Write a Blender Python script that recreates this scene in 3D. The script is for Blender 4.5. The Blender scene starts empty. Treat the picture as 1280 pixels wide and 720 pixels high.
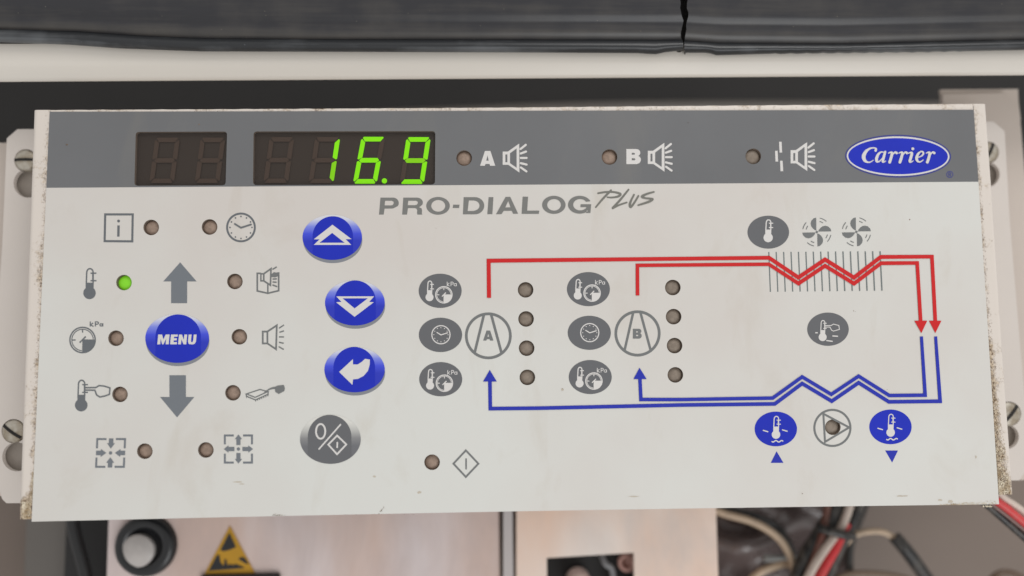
import bpy, bmesh, math, random
from math import sin, cos, pi, radians
from mathutils import Vector, Matrix, Euler
from mathutils.geometry import tessellate_polygon
random.seed(7)
SC = bpy.context.scene
COL = SC.collection

# ------------------------------------------------------------------ camera
# panel frame: X right, Y up, Z out of the panel; world = (X, -Z, Y). Units are metres, the overlay is 0.30 m wide.
F = 924.0
RX, RY, RZ = -0.08459451910653905, 0.029119953548139427, 0.008878040490540444
T = Vector((0.003258443713763154, -0.006074898919542336, -0.23447805717381986))
R = Matrix.Rotation(RZ, 3, 'Z') @ Matrix.Rotation(RY, 3, 'Y') @ Matrix.Rotation(RX, 3, 'X')
RT = R.transposed()
CAM = RT @ (-T)
B = Matrix(((1, 0, 0), (0, 0, -1), (0, 1, 0)))
cd = bpy.data.cameras.new('camera'); cam = bpy.data.objects.new('camera', cd); COL.objects.link(cam)
M4 = (B @ RT).to_4x4(); M4.translation = B @ CAM
cam.matrix_world = M4
cd.sensor_width = 36; cd.lens = F / 1280 * 36
cd.clip_start = 0.005; cd.clip_end = 20
cd.dof.use_dof = True; cd.dof.focus_distance = 0.236; cd.dof.aperture_fstop = 3.0
SC.camera = cam
SC.render.resolution_x = 1024; SC.render.resolution_y = 576

# ------------------------------------------------------------------ light
w = bpy.data.worlds.new('World'); SC.world = w; w.use_nodes = True
bg = w.node_tree.nodes['Background']; bg.inputs[0].default_value = (1.0, 0.985, 0.97, 1); bg.inputs[1].default_value = 0.62
def area(name, loc, target, size, power, col):
    l = bpy.data.lights.new(name, 'AREA'); l.shape = 'DISK'; l.size = size; l.energy = power; l.color = col
    o = bpy.data.objects.new(name, l); COL.objects.link(o)
    a = B @ Vector(loc); t = B @ Vector(target)
    o.location = a; o.rotation_euler = (t - a).to_track_quat('-Z', 'Y').to_euler()
area('overhead_light', (0.45, 0.95, 0.75), (0, 0, 0), 0.7, 5.6, (1, 0.985, 0.965))
area('low_fill_lamp', (0.45, -0.85, 0.8), (0, -0.1, 0), 0.8, 5.2, (0.97, 0.99, 1))  # added unseen fill lamp, brightens the boxes below the panel
SC.view_settings.view_transform = 'Standard'; SC.view_settings.look = 'None'
SC.view_settings.exposure = 0; SC.view_settings.gamma = 1
SC.render.engine = 'CYCLES'

# ------------------------------------------------------------------ helpers
def pp(px, py, h=0.0):
    """photo position -> panel-frame point on the plane h metres in front of the panel"""
    d = RT @ Vector(((px - 640) / F, -(py - 360) / F, -1))
    return CAM + d * ((h - CAM.z) / d.z)
def P(px, py, h=0.0): return B @ pp(px, py, h)

def lin(c):
    r = []
    for v in c:
        v /= 255; r.append(v / 12.92 if v <= .04045 else ((v + .055) / 1.055) ** 2.4)
    return (*r, 1)
def mat(name, rgb, rough=.5, metal=0, var=0, vscale=30, stretch=(1, 1, 1), bump=0, bscale=400, col2=None, coat=0, emit=0, spec=.5, ramp=(.35, .65)):
    m = bpy.data.materials.new(name); m.use_nodes = True
    nt = m.node_tree; b = nt.nodes['Principled BSDF']
    c = lin(rgb)
    b.inputs['Base Color'].default_value = c; b.inputs['Roughness'].default_value = rough
    b.inputs['Metallic'].default_value = metal; b.inputs['Coat Weight'].default_value = coat
    b.inputs['Coat Roughness'].default_value = .15
    b.inputs['Specular IOR Level'].default_value = spec
    if emit:
        b.inputs['Emission Color'].default_value = c; b.inputs['Emission Strength'].default_value = emit
    if var or bump:
        tc = nt.nodes.new('ShaderNodeTexCoord'); mp = nt.nodes.new('ShaderNodeMapping')
        mp.inputs['Scale'].default_value = stretch
        nt.links.new(tc.outputs['Object'], mp.inputs[0])
    if var:
        n = nt.nodes.new('ShaderNodeTexNoise'); n.inputs['Scale'].default_value = vscale; n.inputs['Detail'].default_value = 5
        nt.links.new(mp.outputs[0], n.inputs[0])
        r = nt.nodes.new('ShaderNodeValToRGB'); e = r.color_ramp.elements
        e[0].position, e[1].position = ramp
        e[0].color = lin(col2) if col2 else tuple(x * (1 - var) for x in c[:3]) + (1,)
        e[1].color = c if col2 else tuple(min(1, x * (1 + var)) for x in c[:3]) + (1,)
        nt.links.new(n.outputs[0], r.inputs[0]); nt.links.new(r.outputs[0], b.inputs['Base Color'])
    if bump:
        n2 = nt.nodes.new('ShaderNodeTexNoise'); n2.inputs['Scale'].default_value = bscale; n2.inputs['Detail'].default_value = 4
        nt.links.new(mp.outputs[0], n2.inputs[0])
        bp = nt.nodes.new('ShaderNodeBump'); bp.inputs['Strength'].default_value = bump; bp.inputs['Distance'].default_value = .0004
        nt.links.new(n2.outputs[0], bp.inputs['Height']); nt.links.new(bp.outputs[0], b.inputs['Normal'])
    return m

def link(name, bm_or_me, mats, parent=None, smooth=False):
    if isinstance(bm_or_me, bmesh.types.BMesh):
        me = bpy.data.meshes.new(name); bm_or_me.to_mesh(me); bm_or_me.free()
    else: me = bm_or_me
    if smooth:
        for p in me.polygons: p.use_smooth = True
    o = bpy.data.objects.new(name, me); COL.objects.link(o)
    for m in (mats if isinstance(mats, (list, tuple)) else [mats]): me.materials.append(m)
    if parent:
        o.parent = parent
        pl = parent.location.copy(); q = parent.parent
        while q: pl += q.location; q = q.parent
        o.location = -pl
    return o
def tag(o, label=None, cat=None, group=None, kind=None):
    if label: o['label'] = label
    if cat: o['category'] = cat
    if group: o['group'] = group
    if kind: o['kind'] = kind
    return o
def thing(name, loc, label, cat, group=None):
    e = bpy.data.objects.new(name, None); COL.objects.link(e); e.location = loc; e.empty_display_size = .01
    return tag(e, label, cat, group)

# --- flat shapes, drawn as loops of photo positions lying on a plane
def ell(cx, cy, rx, ry=None, n=40, a0=0, a1=360, rot=0):
    ry = rx if ry is None else ry; full = abs(a1 - a0) >= 360
    k = n if full else n + 1; out = []
    for i in range(k):
        a = radians(a0 + (a1 - a0) * i / n); x, y = rx * cos(a), -ry * sin(a)
        c, s = cos(radians(rot)), sin(radians(rot))
        out.append((cx + x * c + y * s, cy - x * s + y * c))
    return out
def stroke(pts, w, closed=False):
    """mitred ribbon along a polyline; w a number or one width per point -> list of loops"""
    n = len(pts); ws = w if isinstance(w, (list, tuple)) else [w] * n
    L, Rr = [], []
    for i, (x, y) in enumerate(pts):
        def dirn(a, b):
            dx, dy = b[0] - a[0], b[1] - a[1]; l = math.hypot(dx, dy) or 1; return dx / l, dy / l
        if closed or 0 < i < n - 1:
            d0 = dirn(pts[i - 1], pts[i]); d1 = dirn(pts[i], pts[(i + 1) % n])
        elif i == 0: d0 = d1 = dirn(pts[0], pts[1])
        else: d0 = d1 = dirn(pts[-2], pts[-1])
        nx, ny = -(d0[1] + d1[1]), d0[0] + d1[0]; l = math.hypot(nx, ny) or 1; nx /= l; ny /= l
        c = max(.35, nx * -d0[1] + ny * d0[0]); hw = ws[i] / 2 / c
        L.append((x + nx * hw, y + ny * hw)); Rr.append((x - nx * hw, y - ny * hw))
    if closed:
        def ar(q): return abs(sum(q[i - 1][0] * q[i][1] - q[i][0] * q[i - 1][1] for i in range(len(q))))
        return [L, Rr] if ar(L) > ar(Rr) else [Rr, L]
    return [L + Rr[::-1]]
def ring(cx, cy, r, w, ry=None, n=48):
    ry = r if ry is None else ry
    return [ell(cx, cy, r, ry, n), ell(cx, cy, r - w, ry - w, n)]
def crom(pts, k=6):
    """Catmull-Rom through tuples of any length"""
    out = []; n = len(pts)
    for i in range(n - 1):
        p0, p1, p2, p3 = pts[max(i - 1, 0)], pts[i], pts[i + 1], pts[min(i + 2, n - 1)]
        for j in range(k):
            t = j / k
            out.append(tuple(.5 * (2 * b + (c - a) * t + (2 * a - 5 * b + 4 * c - d) * t * t + (3 * b - a - 3 * c + d) * t ** 3) for a, b, c, d in zip(p0, p1, p2, p3)))
    out.append(tuple(pts[-1])); return out
def brush(pts, k=6, cap=True):
    """smooth stroke of varying width, pts = (x, y, width)"""
    q = crom(pts, k)
    res = [stroke([(a, b) for a, b, _ in q], [c for _, _, c in q])]
    if cap:
        for a, b, c in (q[0], q[-1]): res.append([ell(a, b, c / 2, n=12)])
    return res
def sub(loops, s, ox, oy): return [[(x / s + ox, y / s + oy) for x, y in lp] for lp in loops]

def flat(name, shapes, mats, h, parent, thick=0, stag=6e-6, wall=0):
    """shapes: list of (loops, material index) or loops; overlapping shapes are stepped a hair apart"""
    bm = bmesh.new()
    for k, sh in enumerate(shapes):
        loops, mi = sh if isinstance(sh, tuple) else (sh, 0)
        hh = h + k * stag
        pts = [[P(x, y, hh) for x, y in lp] for lp in loops]
        fl = [p for lp in pts for p in lp]
        uv = [[Vector((p.x, p.z, 0)) for p in lp] for lp in pts]
        vs = [bm.verts.new(p) for p in fl]
        for t in tessellate_polygon(uv):
            a, b, c = (vs[i] for i in t)
            n = (b.co - a.co).cross(c.co - a.co)
            if n.length < 1e-14: continue
            try: f = bm.faces.new((a, b, c) if n.y < 0 else (a, c, b)); f.material_index = mi
            except ValueError: pass
        if thick:
            i0 = 0
            for lp in pts:
                m = len(lp); back = [bm.verts.new(p + Vector((0, thick, 0))) for p in lp]
                for i in range(m):
                    j = (i + 1) % m
                    f = bm.faces.new((vs[i0 + i], vs[i0 + j], back[j], back[i])); f.material_index = wall if (lp is not pts[0] and wall) else mi
                i0 += m
    if thick: bmesh.ops.recalc_face_normals(bm, faces=bm.faces)
    return link(name, bm, mats, parent)
def text(s, x0, y0, x1, y1, bold=.02, shear=0):
    """built-in font glyphs fitted to a box -> triangles as shapes"""
    cu = bpy.data.curves.new('t', 'FONT'); cu.body = s; cu.offset = bold; cu.shear = shear; cu.resolution_u = 4
    o = bpy.data.objects.new('t', cu); COL.objects.link(o)
    me = bpy.data.meshes.new_from_object(o.evaluated_get(bpy.context.evaluated_depsgraph_get()))
    xs = [v.co.x for v in me.vertices]; ys = [v.co.y for v in me.vertices]
    ax, bx, ay, by = min(xs), max(xs), min(ys), max(ys)
    f = [(x0 + (v.co.x - ax) / (bx - ax) * (x1 - x0), y1 - (v.co.y - ay) / (by - ay) * (y1 - y0)) for v in me.vertices]
    res = [[[f[i] for i in p.vertices]] for p in me.polygons]
    bpy.data.objects.remove(o); bpy.data.curves.remove(cu); bpy.data.meshes.remove(me)
    return ('TXT', res)
def marks(name, shapes, m, parent, h=3e-5, idx=0):
    """printed marks; text triangles share one level"""
    bm = bmesh.new(); k = 0
    def tri(loops, hh, mi):
        pts = [[P(x, y, hh) for x, y in lp] for lp in loops]
        uv = [[Vector((p.x, p.z, 0)) for p in lp] for lp in pts]
        vs = [bm.verts.new(p) for lp in pts for p in lp]
        for t in tessellate_polygon(uv):
            a, b, c = (vs[i] for i in t)
            n = (b.co - a.co).cross(c.co - a.co)
            if n.length < 1e-15: continue
            try: f = bm.faces.new((a, b, c) if n.y < 0 else (a, c, b)); f.material_index = mi
            except ValueError: pass
    ms = m if isinstance(m, list) else [m]
    for sh in shapes:
        mi = 0
        if isinstance(sh, tuple) and isinstance(sh[1], int): sh, mi = sh
        if isinstance(sh, tuple) and sh[0] == 'TXT':
            for lp in sh[1]: tri(lp, h + k * 6e-6, mi)
        else: tri(sh, h + k * 6e-6, mi)
        k += 1
    return link(name, bm, ms, parent)

def tube(name, pts, r, m, parent=None, n=14, k=8):
    """pts (px, py, h) smooth round tube, r metres"""
    q = crom(pts, k); c = [P(*a) for a in q]
    bm = bmesh.new(); rings = []
    up = Vector((0, -1, 0))
    for i, p in enumerate(c):
        d = (c[min(i + 1, len(c) - 1)] - c[max(i - 1, 0)]).normalized()
        s = d.cross(up)
        s = s.normalized() if s.length > 1e-6 else Vector((1, 0, 0))
        t = d.cross(s).normalized()
        rings.append([bm.verts.new(p + (s * cos(2 * pi * j / n) + t * sin(2 * pi * j / n)) * r) for j in range(n)])
    for a, b in zip(rings, rings[1:]):
        for j in range(n): bm.faces.new((a[j], a[(j + 1) % n], b[(j + 1) % n], b[j]))
    bm.faces.new(rings[0]); bm.faces.new(rings[-1][::-1])
    bmesh.ops.recalc_face_normals(bm, faces=bm.faces)
    return link(name, bm, m, parent, True)
def grid(bm, rows, mi=0):
    vr = [[bm.verts.new(p) for p in r] for r in rows]
    for a, b in zip(vr, vr[1:]):
        for j in range(len(a) - 1):
            f = bm.faces.new((a[j], a[j + 1], b[j + 1], b[j])); f.material_index = mi
    return vr
def lerp(a, b, t): return a + (b - a) * t
def interp(tbl, x):
    if x <= tbl[0][0]: return tbl[0][1]
    for (a, b), (c, d) in zip(tbl, tbl[1:]):
        if x <= c: return b + (d - b) * (x - a) / (c - a)
    return tbl[-1][1]

# ------------------------------------------------------------------ materials
m_film = mat('overlay_white', (212, 212, 207), .4, var=.035, vscale=8, col2=(206, 200, 194), ramp=(.4, .62), bump=.03, bscale=900)  # pinkish mottle paints a soft reflected tint into the film colour
def age_and_sheen(m, dcol, amt, scale=55, lo=.56, hi=.8, rough=True):
    """faint handling grime, and painted cloudy reflections on the metal sheets: a third noise, stretched a little, mixed over the colour and the gloss"""
    nt = m.node_tree; b = nt.nodes['Principled BSDF']; N = nt.nodes.new; Lk = nt.links.new
    tc = N('ShaderNodeTexCoord'); mp = N('ShaderNodeMapping'); mp.inputs['Rotation'].default_value = (0, .5, 0); mp.inputs['Scale'].default_value = (1, 1, .45)
    n = N('ShaderNodeTexNoise'); n.inputs['Scale'].default_value = scale; n.inputs['Detail'].default_value = 8; n.inputs['Roughness'].default_value = .62; n.inputs['Distortion'].default_value = .6
    Lk(tc.outputs['Object'], mp.inputs[0]); Lk(mp.outputs[0], n.inputs[0])
    r = N('ShaderNodeMapRange'); Lk(n.outputs[0], r.inputs[0]); r.inputs[1].default_value = lo; r.inputs[2].default_value = hi; r.inputs[4].default_value = amt
    mc = N('ShaderNodeMix'); mc.data_type = 'RGBA'; Lk(r.outputs[0], mc.inputs[0]); mc.inputs[7].default_value = lin(dcol)
    src = b.inputs['Base Color'].links
    if src: Lk(src[0].from_socket, mc.inputs[6])
    else: mc.inputs[6].default_value = b.inputs['Base Color'].default_value
    Lk(mc.outputs[2], b.inputs['Base Color'])
    if rough:
        rr = N('ShaderNodeMapRange'); Lk(n.outputs[0], rr.inputs[0]); rr.inputs[1].default_value = .3; rr.inputs[2].default_value = .7
        rr.inputs[3].default_value = b.inputs['Roughness'].default_value - .1; rr.inputs[4].default_value = b.inputs['Roughness'].default_value + .14; Lk(rr.outputs[0], b.inputs['Roughness'])
age_and_sheen(m_film, (176, 162, 140), .28)
m_band = mat('overlay_grey_print', (106, 107, 109), .42, var=.05, vscale=18, bump=.03, bscale=900)
age_and_sheen(m_band, (128, 124, 116), .35, 40)
m_grey = mat('print_grey', (100, 104, 108), .45)
m_dgrey = mat('print_dark_grey', (98, 99, 102), .42)
m_ring = mat('print_mid_grey', (112, 114, 114), .45)
m_white = mat('print_white', (214, 211, 208), .45)
m_blue = mat('print_blue', (30, 46, 180), .45, var=.05, vscale=60, spec=.25)
m_rim = mat('print_navy', (50, 56, 130), .4)
m_lblue = mat('print_line_blue', (38, 50, 168), .45, spec=.3)
m_red = mat('print_red', (200, 34, 36), .45, spec=.3)
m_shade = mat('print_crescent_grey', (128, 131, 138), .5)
m_line = mat('print_fin_grey', (108, 116, 116), .5)
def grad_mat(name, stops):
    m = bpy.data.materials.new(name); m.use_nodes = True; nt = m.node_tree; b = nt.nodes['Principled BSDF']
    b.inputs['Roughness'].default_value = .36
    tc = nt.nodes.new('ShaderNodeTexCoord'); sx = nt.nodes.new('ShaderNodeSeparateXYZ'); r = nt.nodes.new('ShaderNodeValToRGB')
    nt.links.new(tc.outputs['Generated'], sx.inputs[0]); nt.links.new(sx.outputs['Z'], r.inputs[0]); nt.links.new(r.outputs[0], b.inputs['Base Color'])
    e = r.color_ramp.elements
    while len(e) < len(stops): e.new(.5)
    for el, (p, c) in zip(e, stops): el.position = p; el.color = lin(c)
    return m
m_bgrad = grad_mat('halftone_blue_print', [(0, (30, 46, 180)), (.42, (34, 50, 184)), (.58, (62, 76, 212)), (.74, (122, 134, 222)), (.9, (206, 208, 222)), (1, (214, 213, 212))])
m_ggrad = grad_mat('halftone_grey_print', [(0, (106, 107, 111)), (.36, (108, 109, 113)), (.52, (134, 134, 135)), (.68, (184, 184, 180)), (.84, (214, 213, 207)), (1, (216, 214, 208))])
m_lens = mat('unlit_lamp_lens', (136, 124, 112), .5, var=.12, vscale=900, spec=.3)
m_lens2 = mat('unlit_lamp_lens_reddish', (148, 128, 114), .5, var=.15, vscale=900, spec=.3)
m_green = mat('lit_lamp_lens', (122, 200, 34), .4, emit=.2)
m_wallh = mat('hole_side_shade', (122, 108, 97), .7)  # walls coloured darker than the film, standing in for shade in the holes
m_cavity = mat('display_well', (60, 50, 43), .6)
m_unlit = mat('unlit_segment', (80, 64, 54), .6)
m_seg = mat('lit_segment_green', (116, 204, 6), .6, emit=.98, spec=.1)
m_seg2 = mat('lit_segment_dimmer', (118, 190, 12), .6, emit=.82, spec=.1)
# smoked display window: partly see-through, glossy
m_smoke = bpy.data.materials.new('smoked_window'); m_smoke.use_nodes = True; nt = m_smoke.node_tree
nt.nodes.remove(nt.nodes['Principled BSDF'])
tr = nt.nodes.new('ShaderNodeBsdfTransparent'); tr.inputs[0].default_value = (.78, .76, .74, 1)
gl = nt.nodes.new('ShaderNodeBsdfGlossy'); gl.inputs['Roughness'].default_value = .25; gl.inputs[0].default_value = (1, 1, 1, 1)
mx = nt.nodes.new('ShaderNodeMixShader'); mx.inputs[0].default_value = .02
nt.links.new(tr.outputs[0], mx.inputs[1]); nt.links.new(gl.outputs[0], mx.inputs[2]); nt.links.new(mx.outputs[0], nt.nodes['Material Output'].inputs[0])

# painted steel with grime held in a vertex weight (where the dirt sits) and broken up by noise
def grime_mat():
    m = mat('painted_steel_with_grime', (216, 207, 198), .38, bump=.12, bscale=1500)
    nt = m.node_tree; b = nt.nodes['Principled BSDF']; N = nt.nodes.new; Lk = nt.links.new
    at = N('ShaderNodeAttribute'); at.attribute_name = 'dirt'
    tc = N('ShaderNodeTexCoord')
    n1 = N('ShaderNodeTexNoise'); n1.inputs['Scale'].default_value = 1100; n1.inputs['Detail'].default_value = 6; n1.inputs['Roughness'].default_value = .75
    n2 = N('ShaderNodeTexNoise'); n2.inputs['Scale'].default_value = 160; n2.inputs['Detail'].default_value = 4
    for n in (n1, n2): Lk(tc.outputs['Object'], n.inputs[0])
    a = N('ShaderNodeMath'); a.operation = 'ADD'; Lk(n1.outputs[0], a.inputs[0]); Lk(n2.outputs[0], a.inputs[1])
    s = N('ShaderNodeMath'); s.operation = 'MULTIPLY_ADD'; Lk(at.outputs['Fac'], s.inputs[0]); s.inputs[1].default_value = .62; Lk(a.outputs[0], s.inputs[2])
    r = N('ShaderNodeMapRange'); Lk(s.outputs[0], r.inputs[0]); r.inputs[1].default_value = 1.2; r.inputs[2].default_value = 1.5
    cr = N('ShaderNodeValToRGB'); e = cr.color_ramp.elements
    n3 = N('ShaderNodeTexNoise'); n3.inputs['Scale'].default_value = 1700; n3.inputs['Detail'].default_value = 3; Lk(tc.outputs['Object'], n3.inputs[0]); Lk(n3.outputs[0], cr.inputs[0])
    e[0].position = .36; e[0].color = lin((104, 84, 66)); e[1].position = .62; e[1].color = lin((202, 184, 160))
    mxc = N('ShaderNodeMix'); mxc.data_type = 'RGBA'; Lk(r.outputs[0], mxc.inputs[0]); mxc.inputs[6].default_value = lin((216, 207, 198)); Lk(cr.outputs[0], mxc.inputs[7])
    Lk(mxc.outputs[2], b.inputs['Base Color'])
    return m
m_cover = grime_mat()
m_crumb = mat('dried_dirt', (224, 214, 194), .95, var=.5, vscale=300, col2=(172, 150, 118), ramp=(.4, .56))
m_crumbd = mat('dark_dirt', (120, 98, 76), .95, var=.4, vscale=900)
m_bracket = mat('pinkish_powder_coat', (205, 197, 190), .45, var=.03, vscale=20, bump=.05, bscale=1200)
m_post = mat('beige_powder_coat', (198, 186, 176), .5, var=.04, vscale=15, bump=.05)
m_rail = mat('cream_rail_paint', (213, 207, 198), .3, var=.03, vscale=9, stretch=(.3, 1, 1), bump=.04, bscale=500)
m_screw = mat('dull_zinc', (186, 180, 168), .45, metal=.25, var=.25, vscale=420, col2=(150, 138, 120), bump=.3, bscale=900)
m_dark = mat('cabinet_inside_shade', (29, 27, 26), .75, var=.15, vscale=12)  # near-black colour carries the shade of the deep gap
m_hole = mat('black_slot_shade', (30, 27, 25), .8)  # flat black, stands in for shade in screw slots and the seal's tear
m_wall = mat('brown_grey_cabinet_wall', (118, 105, 96), .55, var=.06, vscale=8)
m_rubber = mat('black_rubber', (34, 34, 35), .36, bump=.15, bscale=600)

# dusty rubber: long scratches and specks along the seal
def seal_mat(name, dust, base=(50, 50, 52), dcol=(150, 146, 136)):
    m = mat(name, base, .36, bump=.06, bscale=200, stretch=(.12, 1, 1)); nt = m.node_tree; b = nt.nodes['Principled BSDF']; N = nt.nodes.new; Lk = nt.links.new
    tc = N('ShaderNodeTexCoord'); mp = N('ShaderNodeMapping'); mp.inputs['Scale'].default_value = (.05, 1, 1); Lk(tc.outputs['Object'], mp.inputs[0])
    n1 = N('ShaderNodeTexNoise'); n1.inputs['Scale'].default_value = 500; n1.inputs['Detail'].default_value = 10; n1.inputs['Roughness'].default_value = .6; Lk(mp.outputs[0], n1.inputs[0])
    n2 = N('ShaderNodeTexNoise'); n2.inputs['Scale'].default_value = 90; n2.inputs['Detail'].default_value = 5; Lk(tc.outputs['Object'], n2.inputs[0])
    at = N('ShaderNodeAttribute'); at.attribute_name = 'dirt'
    a = N('ShaderNodeMath'); a.operation = 'ADD'; Lk(n1.outputs[0], a.inputs[0]); Lk(n2.outputs[0], a.inputs[1])
    s = N('ShaderNodeMath'); s.operation = 'MULTIPLY_ADD'; Lk(at.outputs['Fac'], s.inputs[0]); s.inputs[1].default_value = .5; Lk(a.outputs[0], s.inputs[2])
    r = N('ShaderNodeMapRange'); Lk(s.outputs[0], r.inputs[0]); r.inputs[1].default_value = .92; r.inputs[2].default_value = 2.0; r.inputs[4].default_value = dust
    # fine pale specks
    v = N('ShaderNodeTexVoronoi'); v.inputs['Scale'].default_value = 420; v.inputs['Randomness'].default_value = 1; Lk(tc.outputs['Object'], v.inputs[0])
    lt = N('ShaderNodeMath'); lt.operation = 'LESS_THAN'; Lk(v.outputs['Distance'], lt.inputs[0]); lt.inputs[1].default_value = .07
    g = N('ShaderNodeMath'); g.operation = 'GREATER_THAN'; sp = N('ShaderNodeSeparateColor'); Lk(v.outputs['Color'], sp.inputs[0]); Lk(sp.outputs[0], g.inputs[0]); g.inputs[1].default_value = .72
    ml = N('ShaderNodeMath'); ml.operation = 'MULTIPLY'; Lk(lt.outputs[0], ml.inputs[0]); Lk(g.outputs[0], ml.inputs[1])
    ms = N('ShaderNodeMath'); ms.operation = 'MULTIPLY'; Lk(ml.outputs[0], ms.inputs[0]); ms.inputs[1].default_value = .35
    mxx = N('ShaderNodeMath'); mxx.operation = 'MAXIMUM'; Lk(ms.outputs[0], mxx.inputs[0]); Lk(r.outputs[0], mxx.inputs[1])
    mc = N('ShaderNodeMix'); mc.data_type = 'RGBA'; Lk(mxx.outputs[0], mc.inputs[0]); mc.inputs[6].default_value = lin(base); mc.inputs[7].default_value = lin(dcol)
    Lk(mc.outputs[2], b.inputs['Base Color'])
    return m
m_seal = seal_mat('dusty_seal_rubber', .26, (44, 44, 48), (140, 132, 118))
m_lip = seal_mat('dusty_seal_lip', .55, (40, 42, 45), (148, 152, 156))

# ------------------------------------------------------------------ setting behind the panel
def slab(name, px_loop, h, thick, m, parent=None, holes=()):
    return flat(name, [[px_loop] + list(holes)], m, h, parent, thick)
def boxpx(name, x0, y0, x1, y1, h, thick, m, parent=None):
    a, b = pp(x0, y0, h), pp(x1, y1, h); bm = bmesh.new()
    vs = [bm.verts.new(B @ Vector((x, y, z))) for x in (a.x, b.x) for y in (a.y, b.y) for z in (h, h - thick)]
    for f in ((0, 1, 3, 2), (4, 6, 7, 5), (0, 4, 5, 1), (2, 3, 7, 6), (0, 2, 6, 4), (1, 5, 7, 3)): bm.faces.new([vs[i] for i in f])
    bmesh.ops.recalc_face_normals(bm, faces=bm.faces)
    bmesh.ops.bevel(bm, geom=bm.edges[:], offset=.0005, segments=2, affect='EDGES')
    return link(name, bm, m, parent)

w1 = boxpx('back_wall', -500, -200, 1800, 1000, -.21, .01, m_dark); tag(w1, kind='structure')
w2 = boxpx('cabinet_floor_plate', -330, 395, 1620, 1100, -.105, .01, m_wall); tag(w2, kind='structure')

# cream rail above the panel
def rail_bottom(x): return lerp(102.6, 94.2, x / 1280)
bm = bmesh.new(); xs = list(range(-120, 1421, 20)); rows = []
prof = [(-9, -.0030, 0), (0, -.0030, 0)]
for x in xs:
    yb = rail_bottom(x); r = []
    for dy, h in ((-75, -.0030), (-27, -.0030), (-23, -.0031), (-18, -.0036), (-6, -.0052), (-1.2, -.0059), (-.3, -.0064), (0, -.0072)): r.append(P(x, yb + dy, h))
    last = pp(x, yb, -.0072)
    r.append(B @ Vector((last.x, last.y + .0012, -.0078))); r.append(B @ Vector((last.x, last.y + .03, -.0085)))
    rows.append(r)
grid(bm, rows); bmesh.ops.recalc_face_normals(bm, faces=bm.faces)
rail = link('cabinet_rail', bm, m_rail, None, True)
tag(rail, 'long cream painted metal rail running above the control panel under the rubber seal', 'rail')
bv = rail.modifiers.new('e', 'EDGE_SPLIT'); bv.split_angle = radians(50)

# black rubber door seal, torn in two
groove = [(-150, 34), (0, 38), (100, 41), (170, 46), (250, 49.5), (430, 51), (640, 51.3), (850, 52), (900, 55.5), (1050, 57), (1180, 53.5), (1280, 51), (1450, 47)]
lipb = [(-150, 50), (0, 53), (80, 55.5), (150, 60.5), (250, 64.3), (430, 64.8), (640, 65.5), (800, 66.5), (817, 68.5), (822, 66.2), (853, 62.8), (857, 66), (889, 66), (892, 69.3), (912, 68.8), (960, 67.3), (1150, 65.2), (1280, 62.5), (1450, 60)]
crackL = [(-80, 851), (0, 850.3), (6, 851.2), (11, 849.8), (16, 851.6), (20, 852.2), (25, 854.4), (29, 854.1), (34, 852.2), (38, 852), (43, 850.4), (46, 850.6), (50, 853), (53, 853.8)]
crackR = [(-80, 862), (0, 859.6), (9, 858.0), (17, 861.2), (25, 859.5), (29, 856.6), (33, 858.4), (38, 858), (46, 856.2), (53, 856)]
def seal(x0, x1, label):
    left = x1 < 900
    g = P((x0 + x1) / 2, 40, 0); root = thing('rubber_seal', g, label, 'rubber seal', 'two lengths of torn door seal')
    cols = 90
    for part in ('bulb', 'lip'):
        bm = bmesh.new(); dl = bm.verts.layers.float.new('dirt'); rows = []; wts = []
        R_ = 26 if part == 'bulb' else 9
        for i in range(cols + 1):
            u = i / cols; row = []; wr = []
            for j in range(R_ + 1):
                t = j / R_
                xe = lerp(x0, x1, u)
                if part == 'bulb':
                    y = lerp(interp(groove, xe), -85, t)
                    h = -.001 + .0065 * (sin(min(t * 1.25, 1) * pi / 2)) ** .55 - (.0012 * math.exp(-((t - .17) / .03) ** 2))
                    wd = math.exp(-((t - .055) / .045) ** 2) * .85 + .12 * math.exp(-((t - .3) / .02) ** 2) + (.3 if xe < 500 else .05) * math.exp(-t * 7)
                else:
                    yg, yl = interp(groove, xe), interp(lipb, xe) + .5 * sin(xe * .31) * (sin(xe * .013) > 0) * (xe > 860)
                    if t < .82:
                        s = t / .82; y = lerp(yg - 2.5, yl, s); h = -.0016 + .0026 * sin(pi * (.12 + .82 * s))
                    else: y = yl; h = lerp(-.0004, -.0029, (t - .82) / .18)
                    wd = -.25 + .9 * max(0, sin(xe * .011 + 1.2)) * (t > .45) + .5 * (xe < 60)
                x = xe
                if left and u > .8: x = lerp(lerp(x0, x1, .8), interp(crackL, y) + (0 if part == 'bulb' else .2), (u - .8) / .2)
                if not left and u < .2: x = lerp(interp(crackR, y) - (0 if part == 'bulb' else .6), lerp(x0, x1, .2), u / .2)
                row.append(P(x, y, h)); wr.append(wd)
            rows.append(row); wts.append(wr)
        # close the torn end with a lip of thickness going back
        e = rows[-1] if left else rows[0]
        back = [p + Vector(((-.003 if left else .003), .008, 0)) for p in e]
        if left: rows.append(back); wts.append([0] * len(back))
        else: rows.insert(0, back); wts.insert(0, [0] * len(back))
        vr = grid(bm, rows)
        for v in vr[-1 if left else 0]:
            for f in v.link_faces: f.material_index = 1  # torn faces painted black as the shade inside the tear
        for a, b in zip(vr, wts):
            for v, wv in zip(a, b): v[dl] = wv
        bmesh.ops.recalc_face_normals(bm, faces=bm.faces)
        o = link(part, bm, [m_seal if part == 'bulb' else m_lip, m_hole], root, True)
        es = o.modifiers.new('e', 'EDGE_SPLIT'); es.split_angle = radians(60)
seal(-150, 852, 'dusty black rubber door seal left of the torn split, dark glossy tube with grey lip')
seal(857, 1450, 'dusty black rubber door seal right of the torn split, with ragged chipped lip')
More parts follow.
